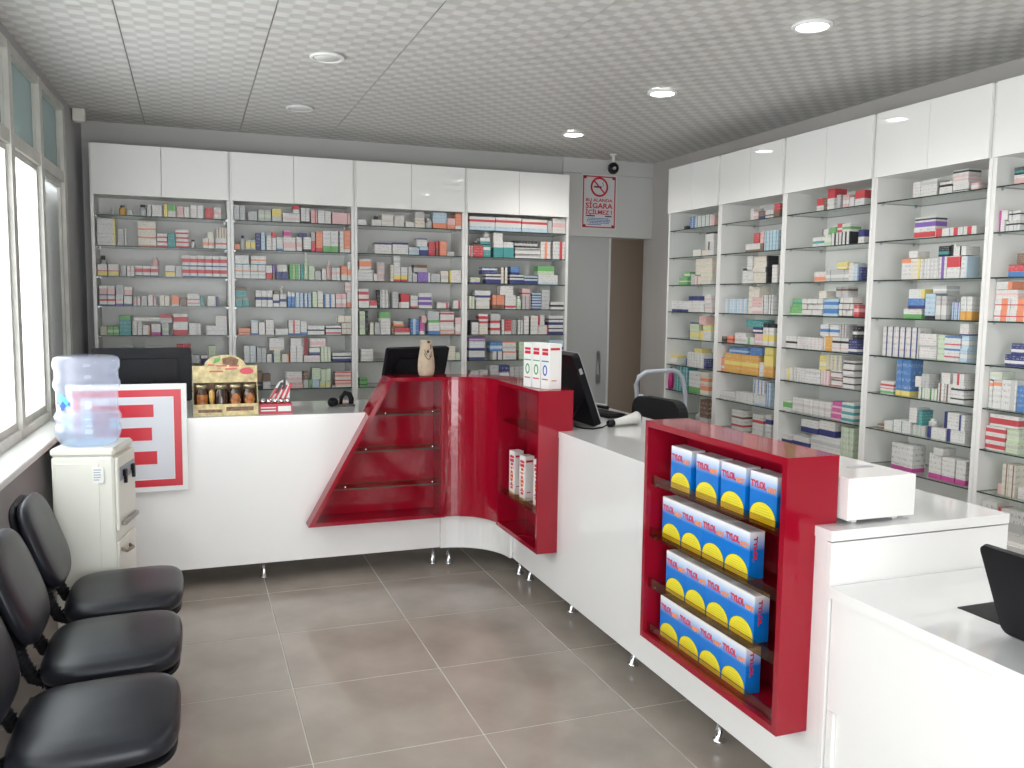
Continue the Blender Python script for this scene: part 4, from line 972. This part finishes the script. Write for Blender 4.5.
part('paper_label', patch(.1165, 200, 232, .150, .235, lambda t: (.152, .228 - .045 * t)), M_PAPER, bo)
part('label_drop', patch(.1172, 205, 242, 0, 0, lambda t: (.172 - .01 * t, .172 + .055 * math.sqrt(max(0, 1 - t)))), mat('label_cyan', (.10, .50, .72), .4), bo)
part('label_script', patch(.1176, 206, 244, 0, 0, lambda t: (.158 + .012 * math.sin(t * 9), .176 + .008 * math.sin(t * 14))), M_PRINTB, bo)

# ------------------------------------------------------------------ displays on the back counter
M_HONEY = mat('honey_card', (.60, .49, .25), .45, mottle=(34, .35))
M_HONEYD = mat('honey_card_print', (.20, .10, .05), .5, mottle=(60, .5))
hd_ = thing('honey_display', 'yellow cardboard counter display with arched header holding honey jars', 'display', (.168, 4.86, .9145))
part('tray_front', MB().box(-.165, .165, -.062, -.059, 0, .062), M_HONEY, hd_)
part('tray_print', MB().box(-.14, -.02, -.0628, -.0621, .018, .034).box(.0, .14, -.0628, -.0621, .024, .046), M_HONEYD, hd_)
part('tray_base', MB().box(-.165, .165, -.0585, .058, 0, .003), M_HONEY, hd_)
part('tray_side', MB().prism([(-.0585, .0), (.062, 0), (.062, .25), (.045, .25), (-.0585, .062)], -.165, -.162, 'x'), M_HONEY, hd_)
part('tray_side', MB().prism([(-.0585, .0), (.062, 0), (.062, .25), (.045, .25), (-.0585, .062)], .162, .165, 'x'), M_HONEY, hd_)
hp = [(-.165, .172), (.165, .172), (.165, .262)] + [(.105 * math.cos(t), .262 + .058 * math.sin(t)) for t in [PI * i / 14 for i in range(15)]] + [(-.165, .262)]
part('header_card', MB().prism(hp, .0, .003, 'y').xf(Matrix.Translation((0, -.006, 0))), M_HONEY, hd_)
part('back_card', MB().box(-.1615, .1615, .0585, .0615, .0035, .25), M_HONEYD, hd_)
part('header_picture', MB().prism([(-.01, .268), (.06, .262), (.07, .295), (.03, .312), (-.015, .30)], -.0075, -.0063, 'y'), M_HONEYD, hd_)
ov = MB()
ov.prism([(.11 + .036 * math.cos(2 * PI * i / 20), .232 + .018 * math.sin(2 * PI * i / 20)) for i in range(20)], -.0078, -.0064, 'y')
part('red_oval', ov, M_PRINTR, hd_)
ln = MB()
for x0_, x1_, z_ in ((-.085, -.055, .262), (-.045, .01, .258), (-.08, -.01, .228), (.0, .06, .24), (.02, .07, .256)):
    ln.box(x0_, x1_, -.0074, -.0064, z_, z_ + .008)
part('header_print', ln, M_PRINTR, hd_)
part('leaf_print', MB().prism([(-.06, .275), (-.03, .285), (-.02, .31), (-.05, .302)], -.0076, -.0064, 'y'), M_PRINTG, hd_)
part('dipper', MB().lathe([(.004, .01), (.005, .06), (.011, .075), (.014, .10), (.013, .125), (.006, .138)], (-.071, -.04, 0), 12), mat('dipper_wood', (.62, .38, .10), .5), hd_)
M_JAR = mat('honey_glass', (.05, .022, .012), .08, coat=.6)
M_JLAB = mat('honey_label', (.46, .16, .04), .4, mottle=(70, .5))
M_LID = mat('jar_lid_gold', (.42, .36, .22), .3, .6)
for k, x in enumerate((-.124, -.022, .054, .129)):
    j = link('honey_jar', MB().lathe([(.030, 0), (.035, .005), (.036, .02), (.036, .112), (.029, .128), (.029, .1335)], n=18).mesh('jar', M_JAR), None, (.168 + x * .955, 4.872, .9182))
    tag(j, 'dark honey jar with %s, %s in the yellow display' % (['amber label', 'plain dark side', 'round orange label', 'round orange label'][k], ['leftmost', 'second', 'third from left', 'rightmost']
[k]), 'jar', 'honey jars in the yellow display')
    part('lid', MB().lathe([(.0315, .134), (.0315, .154), (.029, .156)], n=18), M_LID, j)
    if k != 1:
        part('label', patch(.0364, 222, 318, 0, 0, (lambda t: (.072 - .040 * math.sin(PI * t), .072 + .040 * math.sin(PI * t))) if k > 1 else (lambda t: (.03, .105)), 10), M_JLAB, j)
cd = thing('candy_display', 'small red and white counter display with a row of silver-capped tubes', 'display', (.425, 4.86, .9145))
part('tray', MB().box(-.088, .088, -.045, -.042, 0, .052).box(-.088, .088, .042, .045, 0, .06).box(-.088, -.085, -.042, .042, 0, .052).box(.085, .088, -.042, .042, 0, .052).box(-.085, .085, -.042, .042, 0, .003), mat('candy_red', (.48, .03, .06), .35), cd)
part('tray_label', MB().box(.012, .080, -.0465, -.0452, .012, .040), M_PAPER, cd)
tl = MB()
for z in (.014, .030): tl.box(-.078, .0, -.0465, -.0452, z, z + .006)
part('tray_print', tl, M_PAPER, cd)
part('header_card', MB().prism([(-.045, .05), (.08, .05), (.084, .14), (.06, .185), (.02, .16)], .030, .033, 'y'), M_PAPER, cd)
hp2 = MB()
for i in range(4):
    x = -.03 + i * .026
    hp2.prism([(x, .07), (x + .012, .07), (x + .05, .13 + i * .008), (x + .036, .135 + i * .008)], .0285, .0298, 'y')
part('header_stripes', hp2, M_PRINTR, cd)
part('header_figure', MB().prism([(.0, .10), (.02, .105), (.05, .16), (.035, .165)], .0272, .0284, 'y').prism([(.04, .12), (.06, .13), (.062, .182), (.05, .184)], .0272, .0284, 'y'), M_PRINTK, cd)
for k in range(5):
    o = link('candy_tube', MB().lathe([(.0125, 0), (.0125, .052), (.010, .055)], n=14).mesh('tube', M_PRINTR), None, (.425 - .066 + k * .033, 4.84, .918))
    tag(o, 'small silver-capped tube in the red display, %s of five' % ['leftmost', 'second', 'middle', 'fourth', 'rightmost'][k], 'tube', 'silver-capped tubes in the red display')
    part('cap', MB().lathe([(.0135, .0555), (.0145, .062), (.0125, .072), (.006, .076)], n=14), M_CHROME, o)
ts = thing('desk_scanner', 'small black hands-free scanner on the back counter beside the red case', 'scanner', (.80, 5.06, .9145))
part('ball', MB().lathe([(.010, 0), (.026, .004), (.032, .02), (.030, .036), (.018, .048), (.006, .052)], (-.03, 0, 0), 16), M_BLACK, ts)
part('arch', MB().tube([(.015, 0, .012), (.018, 0, .05), (.04, 0, .078), (.066, 0, .07), (.078, 0, .04), (.076, 0, .012)], [.012, .012, .014, .016, .016, .014], 10), M_BLACK, ts)
part('base', MB().rbox(-.0, .095, -.03, .03, 0, .012, .003), mat('dark_taupe_plastic', (.09, .075, .06), .4), ts)

# ------------------------------------------------------------------ monitors
def monitor(label, loc, rz, wd, h, tilt, zlow):
    t = thing('computer_monitor', label, 'monitor', loc, rz)
    R = Matrix.Translation((0, 0, zlow)) @ Matrix.Rotation(tilt, 4, 'X')
    part('housing', MB().prism(rrect(-wd / 2, wd / 2, 0, h, .014), -.022, .006, 'y').xf(R), M_BLACK, t)
    part('back_bulge', MB().prism(rrect(-wd * .36, wd * .36, h * .16, h * .80, .02), -.040, -.0225, 'y').xf(R), M_BLACK, t)
    part('screen', MB().prism(rrect(-wd / 2 + .012, wd / 2 - .012, .016, h - .012, .004), .0062, .008, 'y').xf(R), M_SCREEN, t)
    part('stand', MB().prism([(-.125, .012), (-.09, .012), (-.0415 - .12 * tilt, zlow + h * .40), (-.062 - .12 * tilt, zlow + h * .40)], -.045, .045, 'x').xf(Matrix.Translation((0, .0, 0))), M_BLACK, t)
    part('foot', MB().prism(rrect(-.12, .12, -.15, .07, .03), 0, .0115), M_BLACK, t)
    return t
monitor('black monitor seen from behind, left end of the back counter', (-.245, 5.02, .9145), 0, .49, .29, 0, .062)
monitor('black monitor seen from behind, past the beige vase', (1.225, 5.05, .9145), math.radians(24), .455, .31, math.radians(15), .050)
mt_ = thing('computer_monitor', 'black leaning screen seen edge-on behind the three syrup cartons', 'monitor', (1.925, 4.14, .9272))
R = Matrix.Rotation(math.radians(-20.5), 4, 'Y')
yy = .27
part('housing', MB().prism(rrect(-yy, yy, .0, .385, .02), -.035, 0, 'x').xf(R), M_BLACK, mt_)
part('silver_rim', MB().prism(rrect(-yy - .001, yy + .001, -.001, .386, .021), .0002, .006, 'x').xf(R), M_STEEL, mt_, 'thin silver rim')
part('screen', MB().prism(rrect(-yy + .01, yy - .01, .012, .372, .012), .0063, .0075, 'x').xf(R), M_SCREEN, mt_)
part('easel_foot', MB().tube([(-.075, -.2, .12), (-.155, -.2, -.006)], .006).tube([(-.075, .2, .12), (-.155, .2, -.006)], .006).tube([(-.155, -.2, -.006), (-.155, .2, -.006)], .006), M_BLACK, mt_)
part('side_port', MB().box(-.026, -.010, -yy - .0012, -yy - .0003, .28, .31).xf(R), M_STEEL, mt_)

kb = thing('keyboard', 'black keyboard on the counter behind the leaning screen', 'keyboard', (2.14, 4.35, .9145), math.radians(-82))
part('case', MB().rbox(-.20, .20, -.065, .065, 0, .016, .004), M_BLACK, kb)
kk = MB()
for r in range(5):
    for c in range(15): kk.box(-.19 + c * .0253, -.19 + c * .0253 + .021, -.055 + r * .022, -.055 + r * .022 + .018, .016, .021)
part('keys', kk, M_BLACK, kb, kind='stuff')
part('silver_bar', MB().rbox(-.20, .20, .0655, .075, 0, .018, .002), M_STEEL, kb)
cr = thing('card_reader', 'long dark device with a pale bar lying beside the keyboard', 'device', (2.235, 4.62, .9145), math.radians(-70))
part('case', MB().rbox(-.12, .12, -.02, .02, 0, .02, .004), M_BLACK, cr)
part('bar', MB().rbox(-.11, .11, -.012, .012, .0203, .03, .003), mat('pale_grey_plastic', (.5, .5, .49), .35), cr)
sn = thing('barcode_scanner', 'white handheld barcode scanner with black tip lying on the counter', 'scanner', (2.07, 3.88, .9145))
M_SCANW = mat('scanner_white', (.62, .62, .60), .35)
part('handle', MB().tube([(-.085, -.02, .022), (-.03, -.005, .027), (.03, .012, .033), (.065, .022, .036)], [.016, .019, .025, .030], 14), M_SCANW, sn)
part('tip', MB().tube([(-.115, -.028, .019), (-.1005, -.024, .020), (-.086, -.0203, .0215)], [.017, .019, .0195], 14), M_BLACK, sn)
part('head_rim', MB().tube([(.0655, .0222, .0362), (.074, .0247, .0372)], [.031, .033], 14), M_SCANW, sn)
part('head_window', MB().tube([(.0745, .0249, .0373), (.082, .027, .038)], [.032, .030], 14), M_BLACK, sn)
part('cable', MB().tube([(-.115, -.029, .018), (-.16, -.05, .006), (-.22, -.07, .004), (-.26, -.03, .004), (-.27, .03, .004), (-.24, .1, .004)], .004, 8), M_BLACK, sn)

lp = thing('laptop', 'open black laptop seen from behind on the low desk', 'laptop', (1.822, 1.292, .7575))
part('base', MB().prism(rrect(-.0, .235, -.17, .17, .012), .003, .020), M_BLACK, lp)
R = Matrix.Translation((-.004, 0, .012)) @ Matrix.Rotation(math.radians(-23), 4, 'Y')
part('lid', MB().prism(rrect(-.172, .172, .0, .245, .020), -.012, -.002, 'x').xf(R), M_BLACK, lp)
part('screen', MB().prism(rrect(-.162, .162, .012, .232, .004), -.0019, -.0008, 'x').xf(R), M_SCREEN, lp)
part('hinge', MB().tube([(-.004, -.10, .014), (-.004, .10, .014)], .007), M_BLACK, lp)
kk = MB()
for r in range(5):
    for c in range(14): kk.box(.03 + r * .02, .03 + r * .02 + .017, -.15 + c * .0215, -.15 + c * .0215 + .018, .020, .0215)
part('keys', kk, M_BLACK, lp, kind='stuff')
mm = thing('desk_mat', 'thin black mat under the open laptop on the low desk', 'mat', (1.985, 1.425, .7571))
part('sheet', MB().prism(rrect(-.123, .16, -.28, .223, .008), 0, .0004), M_BLACK, mm)
for o in [lp]: o.location.z = .7577

# ------------------------------------------------------------------ office chair and step ladder behind the counter
oc = thing('office_chair', 'black office chair behind the counter with only its back showing', 'chair', (2.72, 4.72, 0), math.radians(8))
part('backrest', MB().prism(rrect(-.24, .24, .52, .945, .09), -.035, .035, 'x').xf(Matrix.Translation((.03, 0, 0))), mat('black_fabric', (.012, .012, .015), .8, bump=(500, .3, .001)), oc)
part('seat', MB().prism(rrect(-.345, .0, -.24, .24, .08), .44, .51), M_LEATH, oc)
part('back_bar', MB().tube([(-.1, 0, .43), (.085, 0, .45), (.085, 0, .60)], .018), M_BLACK, oc)
part('column', MB().lathe([(.03, .10), (.03, .28), (.02, .281), (.02, .44)], (-.22, 0, 0), 14), M_BLACK, oc)
for k in range(5):
    a = 2 * PI * k / 5
    c_, s_ = math.cos(a), math.sin(a)
    part('leg', MB().tube([(-.22 + .03 * c_, .03 * s_, .12), (-.22 + .27 * c_, .27 * s_, .085)], [.02, .014]), M_BLACK, oc)
    part('caster', MB().lathe([(.0275, -.012), (.0275, .012)], n=14).xf(Matrix.Translation((-.22 + .27 * c_, .27 * s_, .0275)) @ Matrix.Rotation(a, 4, 'Z') @ Matrix.Rotation(PI / 2, 4, 'X')), M_BLACK, oc)
sl_ = thing('step_ladder', 'pale blue-grey tubular step ladder standing behind the black office chair', 'ladder', (3.03, 5.15, 0), math.radians(-6))
M_TUBE = mat('blue_grey_tube', (.46, .50, .56), .35)
h0 = [(-.215, -.06, .0), (-.205, -.03, .55), (-.195, .0, .90), (-.205, .0, .985), (-.187, .0, 1.04), (-.135, .0, 1.072), (.06, .0, 1.082), (.105, .0, 1.068), (.135, .0, 1.03), (.160, .0, .92), (.168, -.03, .6), (.172, -.06, 0)]
part('hoop', MB().tube(h0, .016, 12), M_TUBE, sl_)
part('hinge_knob', MB().lathe([(.018, -.016), (.018, .016)], n=12).xf(Matrix.Translation((-.172, -.005, .905))), M_TUBE, sl_)
part('rear_leg', MB().tube([(-.18, .02, .62), (-.19, .26, 0)], .013, 10), M_TUBE, sl_)
part('rear_leg', MB().tube([(.150, .02, .62), (.155, .26, 0)], .013, 10), M_TUBE, sl_)
for z in (.24, .48, .70):
    part('tread', MB().rbox(-.185, .160, -.13, .02, z, z + .025, .004), M_BLACK, sl_)
pb = thing('magenta_bottle', 'magenta bottle on the lower shelf seen through the ladder hoop', 'bottle', (3.28, 5.478, .9185))
part('body', MB().lathe([(.016, 0), (.020, .008), (.022, .06), (.019, .10), (.010, .125)], n=14), mat('magenta_plastic', (.42, .02, .16), .3), pb)
part('cap', MB().lathe([(.011, .1255), (.011, .150), (.006, .158)], n=12), M_BLACK, pb)

# ------------------------------------------------------------------ waiting bench
wbn = thing('waiting_bench', 'three-seat waiting bench with black padded seats along the window wall', 'bench', (-.40, 2.92, 0))
def cushion(w_, d_, h_, crown, n=24, p=3.2):
    """soft pad: superellipse outline, domed top"""
    mb = MB(); vs_, fs_ = [], []
    rings = [(0, .90, 0), (.12 * h_, .97, 0), (.45 * h_, 1.0, 0), (.75 * h_, .985, 0), (h_ * .93, .94, 0), (h_, .86, .25), (h_, .62, .65), (h_, .32, .93)]
    m2 = 40
    for z, s, c in rings:
        for i in range(m2):
            t = 2 * PI * i / m2
            x = abs(math.cos(t)) ** (2 / p) * (1 if math.cos(t) >= 0 else -1) * w_ / 2 * s
            y = abs(math.sin(t)) ** (2 / p) * (1 if math.sin(t) >= 0 else -1) * d_ / 2 * s
            vs_.append((x, y, z + crown * c))
    vs_.append((0, 0, h_ + crown))
    for k in range(len(rings) - 1):
        for i in range(m2):
            fs_.append((k * m2 + i, k * m2 + (i + 1) % m2, (k + 1) * m2 + (i + 1) % m2, (k + 1) * m2 + i))
    last = (len(rings) - 1) * m2
    for i in range(m2): fs_.append((last + i, last + (i + 1) % m2, len(vs_) - 1))
    fs_.append(tuple(range(m2 - 1, -1, -1)))
    return mb.add(vs_, fs_, 0, True)
SEATY = [-.53, 0, .53]
for k, yc in enumerate(SEATY):
    lab = ['nearest', 'middle', 'farthest'][k]
    seat = cushion(.40, .462, .060, .010, p=4.4)
    seat.xf(Matrix.Translation((.155, yc, .405)) @ Matrix.Rotation(math.radians(-1.5), 4, 'Y'))
    st_ = part('seat', seat, M_LEATH, wbn)
    part('seat_shell', cushion(.385, .44, .018, .0, p=4.4).xf(Matrix.Translation((.155, yc, .383))), M_BLACK, st_)
    B = Matrix.Translation((-.072, yc, .50)) @ Matrix.Rotation(math.radians(-20), 4, 'Y')
    back = cushion(.335, .42, .040, .010)     # x = height, y = width
    back.xf(B @ Matrix.Translation((0, 0, .165)) @ Matrix.Rotation(math.radians(90), 4, 'Y') @ Matrix.Rotation(PI, 4, 'Z'))
    bk = part('backrest', back, M_LEATH, wbn)
    part('back_shell', cushion(.345, .43, .022, .0).xf(B @ Matrix.Translation((-.0225, 0, .165)) @ Matrix.Rotation(math.radians(90), 4, 'Y')), M_BLACK, bk)
    for sy in (-.11, .11):
        pts = [(.06, yc + sy, .388), (-.02, yc + sy, .385), (-.062, yc + sy, .405), (-.088, yc + sy, .46), (-.112, yc + sy, .55), (-.14, yc + sy, .64)]
        part('back_bracket', MB().tube(pts, [.014, .016, .02, .02, .017, .012], 10), M_BLACK, wbn)
        rib = MB()
        for q in range(9):
            f_ = q / 8
            px = -.030 + (-.100 + .030) * f_ + (-.012) * math.sin(PI * f_); pz = .392 + (.50 - .392) * f_ - .012 * math.sin(PI * f_)
            rib.lathe([(.021, -.003), (.025, 0), (.021, .003)], n=12).v
            nvs = 12 * 3
            Mx = Matrix.Translation((px, yc + sy, pz)) @ Matrix.Rotation(math.radians(-70 + 50 * f_), 4, 'Y')
            rib.v[-nvs:] = [tuple(Mx @ Vector(p)) for p in rib.v[-nvs:]]
        part('bellows', rib, M_BLACK, wbn)
M_BEAM = mat('brown_steel_beam', (.16, .125, .10), .4)
part('beam', MB().rbox(.02, .08, -.76, .76, .318, .362, .004), M_BEAM, wbn)
for yc in SEATY:
    part('seat_plate', MB().box(-.02, .25, yc - .13, yc + .13, .3625, .3825), M_BLACK, wbn)
for yc in (-.62, .62):
    part('leg', MB().box(.03, .07, yc - .02, yc + .02, .03, .3175), M_BLACK, wbn)
    part('foot_bar', MB().rbox(-.20, .30, yc - .025, yc + .025, .0005, .0295, .006), M_BLACK, wbn)
